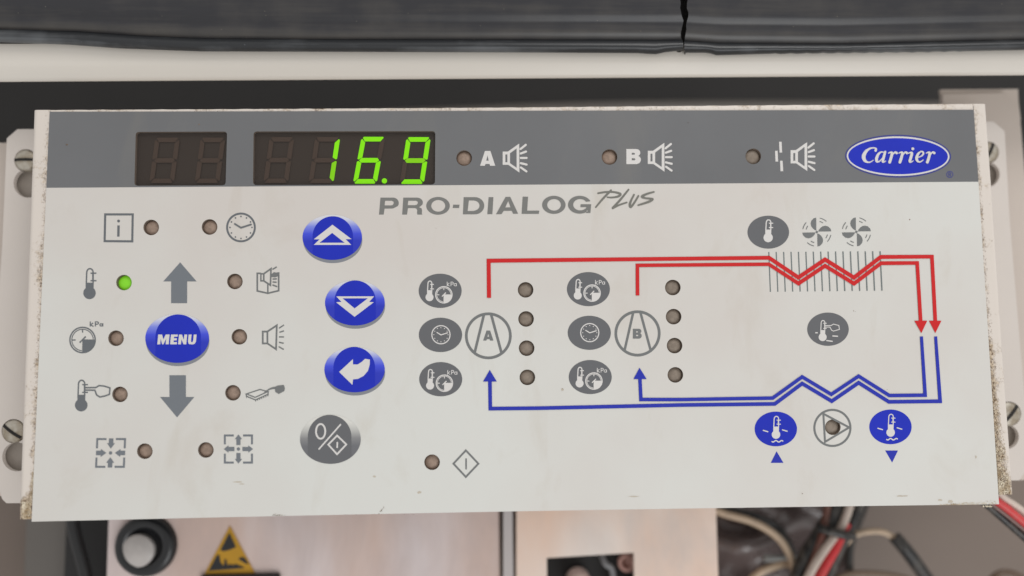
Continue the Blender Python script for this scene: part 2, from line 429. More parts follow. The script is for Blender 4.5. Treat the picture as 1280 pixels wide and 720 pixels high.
bk = boxpx('tear_shade_backer', -150, -60, 1450, 55, -.0021, .0007, m_hole); tag(bk, 'black channel added to darken the tear in the rubber seal above the rail', 'backer')  # added black strip so the tear reads as deep shade

# dark tubes back in the gap
tag(tube('black_hose', [(330, 175, -.12), (420, 165, -.12), (560, 158, -.12), (800, 150, -.12), (1200, 150, -.12)], .009, mat('dull_black_hose', (84, 78, 72), .4)), 'dull black hose running deep in the dark gap between rail and control panel', 'hose')

# ------------------------------------------------------------------ brackets
def bracket(outline, h, keyholes, label, loc):
    root = thing('mounting_bracket', loc, label, 'bracket', 'brackets either side of the control panel')
    holes = []
    for (cx, cy, r, kx, ky, kr, ang) in keyholes:
        pts = []
        up = ell(cx, cy, r, n=60); lo = ell(kx, ky, kr, n=60)
        A = [p for p in up if math.hypot(p[0] - kx, p[1] - ky) > kr - .01]
        Bq = [p for p in lo if math.hypot(p[0] - cx, p[1] - cy) > r - .01]
        mx_, my_ = (cx + kx) / 2, (cy + ky) / 2
        holes.append(sorted(A + Bq, key=lambda p: 0) and order(A, Bq, (cx, cy), (kx, ky)))
    slab('plate', outline, h, .0016, m_bracket, root, holes)
    for (cx, cy, r, kx, ky, kr, ang) in keyholes:
        # backing metal seen through the keyhole
        flat('keyhole_backing', [[ell(kx, ky, kr * 1.3, kr * 1.25)]], mat('keyhole_metal', (150, 141, 132), .5, var=.1, vscale=200), h - .003, root)
        sc = screw(cx, cy, r * .96, h, ang); sc.parent = root; sc.location = -root.location
        for ch in sc.children: ch.location = (0, 0, 0)
def order(A, Bq, ca, cb):
    # walk round the upper circle from its neck, then the lower one
    def walk(pts, c, gapdir):
        g = math.atan2(gapdir[1], gapdir[0])
        return sorted(pts, key=lambda p: (math.atan2(p[1] - c[1], p[0] - c[0]) - g) % (2 * pi))
    d = (cb[0] - ca[0], cb[1] - ca[1])
    return walk(A, ca, d) + walk(Bq, cb, (-d[0], -d[1]))
def screw(cx, cy, r, h, ang):
    c = P(cx, cy, h - .0008); rr = (P(cx + r, cy, h) - P(cx, cy, h)).length
    bm = bmesh.new(); n = 40
    def rg(rad, hh): return [bm.verts.new(c + Vector((rad * cos(2 * pi * j / n), -hh, rad * sin(2 * pi * j / n)))) for j in range(n)]
    rs = [rg(rr, -.002), rg(rr, .0001), rg(rr * .93, .0006), rg(rr * .6, .00105), rg(rr * .25, .0012)]
    for a, b in zip(rs, rs[1:]):
        for j in range(n): bm.faces.new((a[j], a[(j + 1) % n], b[(j + 1) % n], b[j]))
    bm.faces.new(rs[-1]); bmesh.ops.recalc_face_normals(bm, faces=bm.faces)
    o = link('screw', bm, m_screw, None, True)
    # the cut slot: black bar laid over the domed head in place of groove shade
    bm = bmesh.new(); s = radians(ang); d = Vector((cos(s), 0, sin(s))); q = Vector((-sin(s), 0, cos(s)))
    for i in range(12):
        u0, u1 = -1 + 2 * i / 12, -1 + 2 * (i + 1) / 12
        def dome(u): return .00142 - .0007 * u * u
        vs = [bm.verts.new(c + d * u * rr * .97 + q * sgn * rr * .13 + Vector((0, -dome(u), 0))) for u, sgn in ((u0, -1), (u1, -1), (u1, 1), (u0, 1))]
        bm.faces.new(vs)
    link('slot_shade_bar', bm, m_hole, o)
    return o
bracket([(-60, 173), (8.5, 173), (21.7, 161.5), (90, 161), (90, 628.5), (8, 629), (2.5, 624), (-60, 624)][1:7] and
        [(8.5, 173), (21.7, 161.5), (90, 161), (90, 628.5), (8, 629), (2.5, 623.5), (-14, 560), (-9, 480), (2.8, 306)], -.02,
        [(32, 200.5, 14.2, 35, 229, 18, 1), (17, 539, 15.2, 21, 571, 18.2, -36)],
        'pinkish white steel bracket with two slotted screws left of the control panel', P(20, 629, -.02))
bracket([(1190, 152.5), (1242, 152), (1255.8, 164), (1262.5, 280), (1275.8, 440), (1288, 580), (1274, 600.5), (1190, 600.5)], -.02,
        [(1235, 190.5, 13.6, 1233.5, 218, 16, 62), (1261, 517.5, 15.5, 1258, 546, 15.5, 48)],
        'pinkish white steel bracket with two slotted screws right of the control panel', P(1240, 600, -.02))
lp = slab('cabinet_post', [(-60, 178.5), (9, 178.5), (10, 300), (4, 620), (-60, 620)], -.028, .01, m_post)
tag(lp, 'narrow beige painted post behind the left bracket', 'post', 'beige posts behind the brackets')
rp = thing('cabinet_post', P(1230, 640, -.03), 'wide beige painted post with notched top corner behind the right bracket', 'post', 'beige posts behind the brackets')
slab('front_face', [(1178.5, 118), (1259, 116.3), (1261, 121), (1268.7, 133.7), (1274, 135), (1281, 215), (1300, 330), (1320, 600), (1182, 600)], -.03, .0015, m_post, rp)
slab('rear_flange', [(1175.5, 112), (1272.5, 111.3), (1273.2, 128), (1276, 150), (1180, 150)], -.0322, .0012, m_post, rp)

# ------------------------------------------------------------------ the control panel
FTL, FTR, FBR, FBL = (62.1, 139.7), (1217.2, 137.2), (1248.8, 630.3), (39.5, 652.1)
def fl(t): return (lerp(FTL[0], FBL[0], t), lerp(FTL[1], FBL[1], t))
def fr(t): return (lerp(FTR[0], FBR[0], t), lerp(FTR[1], FBR[1], t))
panel = thing('control_panel', P(640, 641, 0), 'cream control panel with blue oval buttons, green lit digits and red and blue flow diagram', 'control panel')

LED = [(189, 284.3, 'u'), (262, 283.7, 'u'), (155, 353.2, 'g'), (293.6, 351.8, 'u'), (145, 422.8, 'u'), (299.2, 421, 'u'), (150, 493, 'u'), (291.2, 491, 'u'),
       (181, 564, 'u'), (257.3, 562.5, 'u'), (540.1, 577.8, 'u'), (657, 362.3, 'c'), (657.6, 398.7, 'c'), (658.3, 435.2, 'c'), (659.2, 471.7, 'c'),
       (841, 359.4, 'c'), (842, 395.8, 'c'), (843.2, 432, 'c'), (844.2, 468.6, 'c'), (1041, 534, 'c')]
LEDH = [(580.2, 197.6, 'r'), (761.9, 196.2, 'r'), (941.6, 195.4, 'c')]
RAD = 9.75
def border(x): return lerp(234.8, 227.2, (x - 58) / 1163)
bl = (57.9, border(57.9)); br = (1223.1, border(1223.1))
def rrect(c, r=4.5, n=5):
    """rounded quad from corners TL TR BR BL"""
    out = []
    for i in range(4):
        p = Vector(c[i]); a = (Vector(c[i - 1]) - p).normalized() * r; b = (Vector(c[(i + 1) % 4]) - p).normalized() * r
        for k in range(n + 1):
            t = k / n; q = p + a * (1 - t) ** 2 + b * t ** 2; out.append((q.x, q.y))
    return out
WIN1 = [(169.7, 164.9), (283.9, 164.4), (282, 231.6), (167.9, 232.2)]
WIN2 = [(317, 164.3), (544.2, 163.9), (543.7, 230.6), (316.2, 231.4)]
edge_l = [fl(t / 8) for t in range(9)]
bot = [(lerp(FBL[0], FBR[0], t / 12), lerp(FBL[1], FBR[1], t / 12) - 2.0 * sin(pi * t / 12)) for t in range(1, 12)]
flat('overlay_sheet', [[[bl, br, FBR] + bot[::-1] + [FBL]] + [ell(x, y, RAD) for x, y, _ in LED]], [m_film, m_wallh], 0, panel, .0016, wall=1)
flat('header_band', [[[FTL, FTR, br, bl]] + [ell(x, y, RAD) for x, y, _ in LEDH] + [rrect(WIN1), rrect(WIN2)]], [m_band, m_wallh], 0, panel, .0016, wall=1)
slab('backing_board', [(70, 150), (1205, 148), (1235, 618), (52, 638)], -.0030, .003, m_hole, panel)

# steel cover: rounded border left and right of the overlay, thin strip above
CL = [(137, 44.2), (652, 25.6)]; CR = [(129.6, 1230.2), (240, 1238.2), (440, 1251.5), (620, 1264.5), (652, 1266)]
bm = bmesh.new(); dl = bm.verts.layers.float.new('dirt')
for side in (-1, 1):
    rows = []; W_ = []
    y0 = 137.4 if side < 0 else 129.8; y1 = 649 if side < 0 else 618.5
    for i in range(121):
        t = i / 120; y = lerp(y0, y1, t)
        if side < 0: xi = lerp(FTL[0], FBL[0], (y - FTL[1]) / (FBL[1] - FTL[1])) + .8; xo = interp(CL, y) + .0
        else: xi = lerp(FTR[0], FBR[0], (y - FTR[1]) / (FBR[1] - FTR[1])) - .8; xo = interp(CR, y)
        row, wr = [], []
        a = pp(xi, y, -.0003); o_ = pp(xo, y, -.0018)
        wid = abs(o_.x - a.x); rad = .0016
        k = 10
        for j in range(k + 1):
            u = j / k; row.append(Vector((lerp(a.x, o_.x - side * rad, u), a.y, -.0003))); wr.append((u * .55))
        for j in range(1, 9):
            th = j / 8 * pi / 2; row.append(Vector((o_.x - side * rad + side * rad * sin(th), a.y, -.0003 - rad + rad * cos(th)))); wr.append(.55 + .45 * j / 8)
        row.append(Vector((o_.x, a.y, -.018))); wr.append(1.2)
        if side < 0: amp, wid_ = .34 + .25 * t + (.7 if t > .93 else 0) * min(1, (t - .93) / .03), .22 + .1 * t + (1.2 * max(0, (t - .93) / .07))
        else: amp, wid_ = .4 + .1 * sin(t * 9) + (.55 * min(1, max(0, (t - .5) / .15))), .2 + .28 * max(0, (t - .55) / .45) + (.8 * max(0, (t - .93) / .07)) + .12 * max(0, (.2 - t) / .2)
        # a cleaner strip at the rounded corner, dirtiest along the overlay's edge
        wts = [amp * math.exp(-(q / wid_) ** 2) + .08 for q in wr]
        rows.append([B @ v for v in row]); W_.append(wts)
    vr = grid(bm, rows)
    for a, b in zip(vr, W_):
        for v, q in zip(a, b): v[dl] = q
# top strip
rows = []; W_ = []
for i in range(141):
    t = i / 140; xa = lerp(62.1, 1217.2, t); yf = lerp(139.7, 137.2, t); yc = lerp(137.4, 129.8, t) + .7 * sin(t * pi)
    if t > .5: yc -= .4 * sin((t - .5) * 2 * pi)
    jit = .25 * sin(xa * .21) * sin(xa * .037)
    a = pp(xa, yf + .8, -.0003); b_ = pp(xa, yc + jit, -.0004)
    rows.append([B @ Vector((a.x, a.y, -.0003)), B @ Vector((a.x, lerp(a.y, b_.y, .6), -.0003)), B @ Vector((b_.x, b_.y, -.0005)), B @ Vector((b_.x, b_.y - .0001, -.018))])
    W_.append([.38, .3, .42 + .1 * sin(xa * .05), .3])
vr = grid(bm, rows)
for a, b in zip(vr, W_):
    for v, q in zip(a, b): v[dl] = q
bmesh.ops.recalc_face_normals(bm, faces=bm.faces)
cov = link('steel_cover', bm, m_cover, panel, True)
es = cov.modifiers.new('e', 'EDGE_SPLIT'); es.split_angle = radians(35)

# crumbs of dried dirt
def crumbs(name, spots, m):
    bm = bmesh.new()
    for x, y, h, s in spots:
        c = P(x, y, h); mt = Matrix.Translation(c) @ Euler([random.random() * 6 for _ in range(3)]).to_matrix().to_4x4() @ Matrix.Diagonal((s, s * random.uniform(.5, .9), s * random.uniform(.3, .6), 1))
        r = bmesh.ops.create_icosphere(bm, subdivisions=1, radius=1, matrix=mt)
        for v in r['verts']: v.co += Vector([random.uniform(-.3, .3) * s for _ in range(3)])
    return tag(link(name, bm, m, panel), kind='stuff')
sp = []
import mathutils.noise as mn
for i in range(1050):
    t = random.random() ** .45
    if mn.noise(Vector((t * 22, random.random() * .8, 3))) < -.08 and t < .8: t = .9 + t * .1
    y = lerp(445, 618, t); w_ = lerp(5, 15, max(0, (y - 470) / 148))
    xi = lerp(FTR[0], FBR[0], (y - FTR[1]) / (FBR[1] - FTR[1]))
    sp.append((xi + 1 + random.random() ** 1.6 * w_, y, -.0002, random.uniform(.00006, .0003) * (1 if y > 560 else .7)))
for i in range(420):
    y = random.uniform(628, 648); sp.append((random.uniform(27.5, 38.5), y, -.0002, random.uniform(.0001, .0003)))
for i in range(160):
    y = random.uniform(590, 630); xo = lerp(42, 40, (y - 590) / 40); sp.append((xo - random.random() ** 2 * 7 * (y - 580) / 50, y, -.0002, random.uniform(.00008, .0002)))
for i in range(260):
    x = random.uniform(1175, 1246); sp.append((x, lerp(FBL[1], FBR[1], (x - 39) / 1209) - .3 - random.random() ** 2 * 5 * (x - 1165) / 80, .00005, random.uniform(.00005, .00016)))
for i in range(60): x = random.uniform(1228, 1240); sp.append((x, 632 + random.random() * 1.8, -.0004, random.uniform(.0001, .00025)))
crumbs('dirt_crust', sp, m_crumb)
sp = []
for i in range(300):
    t = random.random(); y = lerp(150, 640, t); xi = lerp(FTL[0], FBL[0], (y - FTL[1]) / (FBL[1] - FTL[1])); sp.append((xi - random.random() ** 2 * 4.5 + .3, y, -.0002, random.uniform(.00004, .00012)))
for i in range(650):
    t = random.random() ** .75; y = lerp(160, 600, t); xi = lerp(FTR[0], FBR[0], (y - FTR[1]) / (FBR[1] - FTR[1])); sp.append((xi + random.random() ** 1.5 * lerp(3, 12, t * t) + .2, y, -.00015, random.uniform(.00004, .00013)))
for i in range(130): x = random.uniform(150, 1210); sp.append((x, lerp(139.6, 137.4, (x - 62) / 1155) - random.random() ** 2 * 3, -.0001, random.uniform(.00004, .00011)))
for i in range(30): x = random.gauss(347, 3.2); sp.append((x, 644.6 - abs(random.gauss(0, .8)), .00004, .00012))
for i in range(26): t = random.random(); sp.append((lerp(473, 481, t) + random.gauss(0, .7), lerp(642, 632.5, t) + random.gauss(0, .5), .00003, .00016 * (1.2 - t)))
for i in range(40): x = random.uniform(430, 520); sp.append((x, 643.6 - abs(random.gauss(0, .7)), .00004, random.uniform(.00003, .00008)))
for x, y, s in ((83, 180.7, .0003), (84.5, 180.9, .00022), (602, 146, .00012), (1067, 388.5, .0002), (1069, 389.5, .00012), (1137, 274.5, .00022), (1003, 617, .00022), (860, 153.5, .0002), (820, 145.6, .0002), (545, 285.5, .0001), (747, 181.5, .0001), (249, 155.5, .0002), (560, 195, .0001), (888, 145, .00012), (703, 486, .0002), (1109, 487, .0001)):
    sp.append((x, y, .00002, s))
crumbs('dirt_specks', sp, m_crumbd)
# faint smudges on the overlay
m_smudge = mat('faint_smudge', (190, 180, 164), .6)
def blob(cx, cy, rx, ry, n=22):
    return [(cx + rx * cos(2 * pi * i / n) * random.uniform(.6, 1.1), cy + ry * sin(2 * pi * i / n) * random.uniform(.5, 1.1)) for i in range(n)]
tag(marks('smudge', [[blob(297, 602.5, 6, 1)], [blob(302, 605, 4, .9)], [blob(468, 595.5, 2.2, 1.5)], [blob(524, 615.5, 3.2, 1.8)], [blob(792, 620.5, 7, .9)], [blob(1188, 627, 4, 2.2)], [blob(1175, 625, 3, 1.5)], [blob(1127, 620, 8, 1)], [blob(977, 489, 3, 1)], [blob(1220, 571, 1, 2.2)], [blob(703, 487, 2, 1.6)]], m_smudge, panel, 1.5e-5), kind='stuff')

# indicator lamps in their holes
def lamp(x, y, k):
    c = P(x, y, 0); rr = (P(x + RAD, y, 0) - c).length * .985
    bm = bmesh.new(); n = 32; rs = []
    for i in range(7):
        a = i / 6 * radians(80); rad = rr * 1.02 * cos(a) ; hh = -.0015 + .0009 * sin(a) if k != 'x' else 0
        rs.append([bm.verts.new(c + Vector((rad * cos(2 * pi * j / n), -hh, rad * sin(2 * pi * j / n)))) for j in range(n)])
    for a, b in zip(rs, rs[1:]):
        for j in range(n): bm.faces.new((a[j], a[(j + 1) % n], b[(j + 1) % n], b[j]))
    bm.faces.new(rs[-1]); bmesh.ops.recalc_face_normals(bm, faces=bm.faces)
    o = link('indicator_lamp', bm, {'g': m_green, 'r': m_lens2, 'u': m_lens2, 'c': m_lens}[k], panel, True)
    if k == 'g': o['label'] = 'green lit indicator lamp beside thermometer symbol'
for a in LED + LEDH: lamp(*a)

# displays
def seg(k, W=1, H=1):
    pass
def digit(x0, y0, wd, ht, sl, lit, parent, dim=''):
    """x0,y0 top-left outer corner; sl = leftward shift from top to bottom"""
    t = 5.8; g = .7
    def q(u, v): return (x0 + u - sl * v / ht, y0 + v)
    hm = ht / 2
    S = {
        'a': [(g + 1.2, 1.2), (3, 0), (wd - 3, 0), (wd - g - 1.2, 1.2), (wd - t + .6, t), (t - .6, t)],
        'd': [(g + 1.2, ht - 1.2), (3, ht), (wd - 3, ht), (wd - g - 1.2, ht - 1.2), (wd - t + .6, ht - t), (t - .6, ht - t)],
        'g': [(g + 1.6, hm), (t - .8, hm - t / 2), (wd - t + .8, hm - t / 2), (wd - g - 1.6, hm), (wd - t + .8, hm + t / 2), (t - .8, hm + t / 2)],
        'f': [(0, 4), (1.4, 2.6), (t, t + 1.3), (t, hm - t / 2 - .6), (1.6, hm - .9), (0, hm - 1.8)],
        'e': [(0, ht - 4), (1.4, ht - 2.6), (t, ht - t - 1.3), (t, hm + t / 2 + .6), (1.6, hm + .9), (0, hm + 1.8)]}
    S['b'] = [(wd - a, b) for a, b in S['f']]; S['c'] = [(wd - a, b) for a, b in S['e']]
    bm_shapes = []
    for k in 'abcdefg':
        mi = (2 if k in dim else 1) if k in lit else 0
        bm_shapes.append(([[q(*p) for p in S[k]]], mi))
    o = flat('digit', bm_shapes, [m_unlit, m_seg, m_seg2], -.0009, parent, 0)
    return o
for W_, nm in ((WIN1, 0), (WIN2, 1)):
    big = [(x + (-1 if i in (0, 3) else 1), y + (-1 if i < 2 else 1)) for i, (x, y) in enumerate(W_)]
    dw = flat('display_window', [[rrect(W_)]], m_cavity, -.0012, panel, 0)
    link_glass = flat('smoked_pane', [[rrect([(x, y) for x, y in W_])]], m_smoke, -.00012, dw, 0)
    if nm == 0:
        digit(194, 172, 31, 57, 7.6, '', dw); digit(250.8, 172, 31, 57, 7.6, '', dw)
        dw['label'] = 'small smoked display window, digits unlit'
    else:
        digit(337, 171.3, 31, 57.6, 8, '', dw); digit(394, 171.2, 31.4, 58, 8.6, 'bc', dw, 'c'); digit(452, 171, 29.8, 58.6, 11, 'acdefg', dw)
        digit(508.2, 171.4, 30.4, 58.6, 8.8, 'abcdfg', dw, 'g')
        flat('decimal_point', [[ell(480.5, 226.1, 3.3)]], m_seg, -.0009, dw)
        dw['label'] = 'wide smoked display window showing green 16.9'

# header symbols
def speaker_big(dx, dy):
    def z(pts): return [(x / 10.283 + 560 + dx, y / 10.283 + 160 + dy) for x, y in pts]
    sh = [[z([(703, 303), (770, 303), (915, 200), (918, 572), (775, 473), (703, 473)]), z([(737, 340), (763, 340), (763, 440), (737, 440)]), z([(797, 325), (882, 262), (882, 512), (797, 452)])]]
    for a, b in (((932, 270), (1000, 216)), ((935, 328), (1003, 303)), ((935, 385), (1010, 385)), ((935, 452), (1010, 470)), ((937, 508), (1008, 558))):
        sh += [stroke(z([a, b]), 2.7)] + [[ell(*z([e])[0], 1.35, n=10)] for e in (a, b)]
    return sh
marks('alarm_symbol', speaker_big(0, 0), m_white, panel)
marks('alarm_symbol', speaker_big(181.4, -1), m_white, panel)
marks('alarm_symbol', speaker_big(359.9, -1.8), m_white, panel)
def z8(pts, s, ox, oy): return [(x / s + ox, y / s + oy) for x, y in pts]
letA = z8([(412, 485), (475, 295), (545, 295), (607, 485), (541, 485), (533, 462), (481, 462), (474, 485)], 10.283, 560, 160)
letAh = z8([(508, 352), (491, 420), (523, 420)], 10.283, 560, 160)
marks('letter', [[letA, letAh]], m_white, panel)
def letB(s, ox, oy, x0, x1, y0, y1):
    w_, h_ = x1 - x0, y1 - y0
    def q(u, v): return ((x0 + u * w_) / s + ox, (y0 + v * h_) / s + oy)
    out = [(0, 0), (.68, 0), (.84, .04), (.94, .14), (.96, .27), (.92, .38), (.82, .46), (.94, .53), (1, .65), (.99, .8), (.9, .93), (.72, 1), (0, 1)]
    return [[q(*p) for p in out], [q(*p) for p in ((.37, .25), (.55, .25), (.6, .31), (.55, .38), (.37, .38))], [q(*p) for p in ((.37, .61), (.57, .61), (.63, .68), (.57, .75), (.37, .75))]]
marks('letter', [letB(10.283, 740, 160, 442, 628, 270, 464)], m_white, panel)
marks('breaker_symbol', [[z8(q, 10.283, 920, 160)] for q in ([(553, 177), (586, 177), (593, 316), (560, 316)], [(502, 293), (535, 293), (542, 432), (508, 432)], [(566, 421), (599, 421), (607, 555), (572, 555)])], m_white, panel)

# oval badge
badge = flat('oval_badge', [[ell(1122.6, 195.2, 66.2, 26.8, 96, rot=-.6)]], m_rim, 3e-5, panel)
def zc(shapes): return [sub(s, 8.0, 1045, 160) for s in shapes]
marks('badge_face', [[ell(1122.6, 195.2, 64.2, 24.7, 96, rot=-.6)]], m_white, badge, 5e-5)
marks('badge_face', [[ell(1122.6, 195.2, 62.3, 22.6, 96, rot=-.6)]], m_blue, badge, 7e-5)
car = []
car += brush([(396, 226, 24), (400, 208, 18), (378, 199, 13), (338, 206, 18), (300, 235, 30), (277, 280, 38), (285, 320, 32), (312, 341, 18), (345, 340, 11), (372, 322, 9)])
car += brush([(480, 244, 10), (452, 240, 14), (424, 262, 24), (406, 303, 30), (408, 333, 24), (432, 334, 14), (458, 308, 9), (478, 272, 7)])
car += brush([(492, 238, 22), (478, 290, 26), (468, 332, 24), (478, 340, 14), (497, 330, 8)])
for dx in (0, 103, 377):
    car += brush([(523 + dx, 252, 8), (545 + dx, 244, 16), (560 + dx, 252, 26), (550 + dx, 300, 28), (536 + dx, 342, 28)], cap=True)
    car += brush([(552 + dx, 296, 8), (570 + dx, 262, 12), (590 + dx, 243, 18), (606 + dx, 250, 26)])
car += brush([(722, 254, 8), (744, 246, 16), (758, 254, 26), (747, 300, 28), (738, 332, 26), (748, 341, 14), (772, 328, 8)])
car += [[ell(768, 208, 14.5, n=20)]]
car += brush([(852, 235, 10), (828, 250, 20), (810, 282, 28), (807, 312, 28), (820, 334, 20), (845, 338, 13), (873, 318, 8)])
car += brush([(846, 234, 12), (866, 238, 16), (874, 254, 18), (862, 274, 15), (838, 288, 11), (808, 297, 8)])
marks('lettering', zc(car), m_white, badge, 9e-5)
marks('registered_mark', [ring(1187.2, 218, 4.3, .9), stroke([(1185.9, 220.4), (1185.9, 215.6)], .8), stroke([(1185.9, 215.9), (1187.8, 215.9), (1188.6, 217), (1187.8, 218.2), (1185.9, 218.2)], .8), stroke([(1187, 218.2), (1188.8, 220.4)], .8)], m_rim, panel)

# PRO-DIALOG plus
def arc(cx, cy, rx, ry, a0, a1, n=14): return [(cx + rx * cos(radians(lerp(a0, a1, i / n))), cy - ry * sin(radians(lerp(a0, a1, i / n)))) for i in range(n + 1)]
S1, O1 = 7.111, (465, 230); O2 = (640, 230)
T1 = []
T1.append([[(75, 121), (188, 121)] + arc(188, 170, 50, 49, 88, -30, 10) + arc(176, 178, 44, 40, -55, -88, 4) + [(112, 219), (104, 272), (62, 272)], [(117, 149), (176, 149), (192, 158), (193, 172), (183, 187), (168, 190), (112, 190)]])
T1.append([[(278, 121), (400, 121)] + arc(400, 165, 52, 44, 85, -25, 8) + [(432, 197), (418, 207), (440, 216), (445, 232), (443, 262), (448, 272), (404, 272), (400, 258), (402, 232), (394, 218), (378, 214), (320, 214), (311, 272), (268, 272)], [(323, 149), (392, 149), (407, 158), (407, 172), (398, 184), (382, 188), (318, 188)]])
T1.append([ell(587, 194, 105, 79, 44), ell(589, 194, 62, 52, 36)])
T1.append([[(722, 184), (778, 184), (774, 213), (717, 213)]])
T1.append([[(815, 117), (915, 117)] + arc(915, 193, 83, 76, 80, -80, 14) + [(905, 269), (808, 269)], [(861, 146), (905, 146)] + arc(900, 192, 56, 46, 65, -75, 10) + [(898, 240), (850, 240)]])
T1.append([[(1037, 117), (1079, 117), (1070, 268), (1025, 268)]])
T1 = [sub(s, S1, *O1) for s in T1]
T1.append([[(620.1, 267.7), (631.9, 246.2), (637.8, 246.0), (647.6, 267.1), (641.4, 267.2), (639.7, 263.4), (629.8, 263.5), (626.8, 267.6)], [(635.3, 251.2), (631.6, 259.3), (638.2, 259.2)]])
T2 = [[[(95, 113), (143, 113), (135, 237), (243, 237), (238, 265), (86, 265)]],
      [ell(372, 185, 104, 80, 44), ell(374, 185, 61, 52, 36)],
      [arc(602, 184, 104, 79, 24, 318, 36) + [(664, 235), (660, 257), (697, 257), (704, 180), (611, 180), (608, 205), (662, 205), (655, 222)] + arc(606, 184, 62, 51, 318, 36, 26) + [(656, 158), (697, 153)]]]
T1 += [sub(s, S1, *O2) for s in T2]
marks('title_lettering', T1, m_grey if False else mat('print_title_grey', (118, 118, 115), .45), panel)
PL = []
PL += brush([(880, 56, 18), (855, 82, 20), (800, 140, 19), (745, 206, 15)])
PL += brush([(765, 82, 16), (830, 72, 18), (905, 72, 18), (962, 88, 22), (945, 110, 20), (890, 120, 16), (848, 118, 14)])
PL += brush([(1036, 50, 16), (1000, 95, 18), (950, 155, 20), (895, 212, 18)]) + brush([(895, 215, 18), (950, 188, 16), (1020, 164, 14)])
PL += brush([(1085, 95, 16), (1062, 140, 18), (1048, 180, 22), (1056, 204, 20), (1085, 170, 18), (1124, 106, 16)])
PL += brush([(1262, 70, 14), (1200, 88, 18), (1155, 112, 20), (1190, 126, 16), (1250, 134, 18), (1215, 158, 20), (1122, 188, 14)])
marks('title_lettering', [sub(s, S1, *O2) for s in PL], mat('print_script_grey', (116, 115, 108), .45), panel)

# ---- left-hand symbols
marks('information_symbol', [stroke([(131.5, 268), (165.9, 268), (165.3, 301.7), (130.8, 301.4)], 2.7, True), [ell(148.2, 276.3, 1.8)], stroke([(148.2, 281.8), (147.9, 295.8)], 3)], m_grey, panel)
def kpa(x0, y0, x1, y1, w_):
    W2, H2 = x1 - x0, y1 - y0
    q = lambda u, v: (x0 + u * W2, y0 + v * H2)
    return [stroke([q(.03, 0), q(.03, 1)], w_), stroke([q(.25, .28), q(.05, .68), q(.27, 1)], w_),
            stroke([q(.41, 0), q(.41, 1)], w_), stroke([q(.41, .08), q(.56, .08), q(.64, .2), q(.64, .42), q(.56, .54), q(.41, .54)], w_),
            ring(*q(.84, .68), H2 * .34, w_ * .95, n=20), stroke([q(.97, .36), q(.97, 1)], w_ * .9)]
def clock(cx, cy, r, w_, m, parent, h=3e-5, s=1):
    sh = [ring(cx, cy, r, w_)]
    for i in range(12):
        a = radians(30 * i); sh.append([ell(cx + r * .74 * cos(a), cy + r * .74 * sin(a), max(.6, r * .055), n=8)])
    sh += stroke_caps([(cx - r * .42, cy - r * .24), (cx, cy + r * .02), (cx + r * .68, cy - r * .2)], max(1.3, r * .11))
    return marks('clock_symbol', sh, m, parent, h)
def stroke_caps(p, w_): return [stroke(p, w_), [ell(*p[0], w_ / 2, n=8)], [ell(*p[-1], w_ / 2, n=8)]]
clock(301.2, 284.3, 18.6, 2.5, m_grey, panel)
def thermo(cx, yb, rb, yt, yf, hw, w_, tick=None):
    """bulb centre (cx,yb), tube top yt, filled from yf down, half width hw"""
    sh = [[ell(cx, yb, rb)], [[(cx - hw, yf), (cx + hw + .4, yf), (cx + hw, yb), (cx - hw, yb)]]]
    sh.append(stroke([(cx - hw + w_ / 2, yf + .5)] + [(cx + .5 - (hw - w_ / 2) * cos(radians(a)), yt + hw - hw * sin(radians(a))) for a in range(0, 181, 20)] + [(cx + hw - w_ / 2 + .4, yf + .5)], w_))
    if tick:
        for ty in tick: sh.append(stroke([(cx + hw * .25, ty), (cx + hw + hw * .75, ty)], w_ * .9))
        sh.append(stroke([(cx + hw * .85, tick[0]), (cx + hw * .85, tick[1])], w_))
    return sh
marks('thermometer_symbol', thermo(111.9, 366.2, 7.8, 335.8, 353.4, 4.9, 1.75, (341.5, 350.9)), m_grey, panel)
def gauge(cx, cy, r, w_):
    sh = [ring(cx, cy, r, w_), [ell(cx, cy, r * .84, n=24, a0=4, a1=266)[:] + ell(cx, cy, r * .77, n=24, a0=4, a1=266)[::-1]]]
    sh.append([[(cx - .3, cy - r * .05)] + ell(cx, cy, r * .95, n=14, a0=2, a1=-92)])
    sh.append(stroke([(cx - r * .22, cy + r * .2), (cx + r * .24, cy - r * .26)], w_))
    sh.append(stroke([(cx, cy - r * .76), (cx, cy - r * .55)], w_ * .8)); sh.append(stroke([(cx - r * .76, cy), (cx - r * .52, cy)], w_ * .8))
    return sh
marks('pressure_gauge_symbol', gauge(103.2, 425, 16.7, 1.8), m_grey, panel)
marks('unit_lettering', kpa(112.3, 401.8, 129, 408.1, 1.35), m_grey, panel)
marks('hand_thermometer_symbol', thermo(101.5, 506.4, 7.9, 475.3, 493.4, 4.8, 1.75, (480.8, 490.5)) + [stroke([(106.5, 484.6), (119.8, 484.5), (123.7, 482), (130, 482.6), (137.4, 484.9), (136.8, 493), (131, 495), (124.7, 496.3), (120.6, 493.6), (118.6, 487.8), (106.5, 487.6)], 1.75)], m_grey, panel)
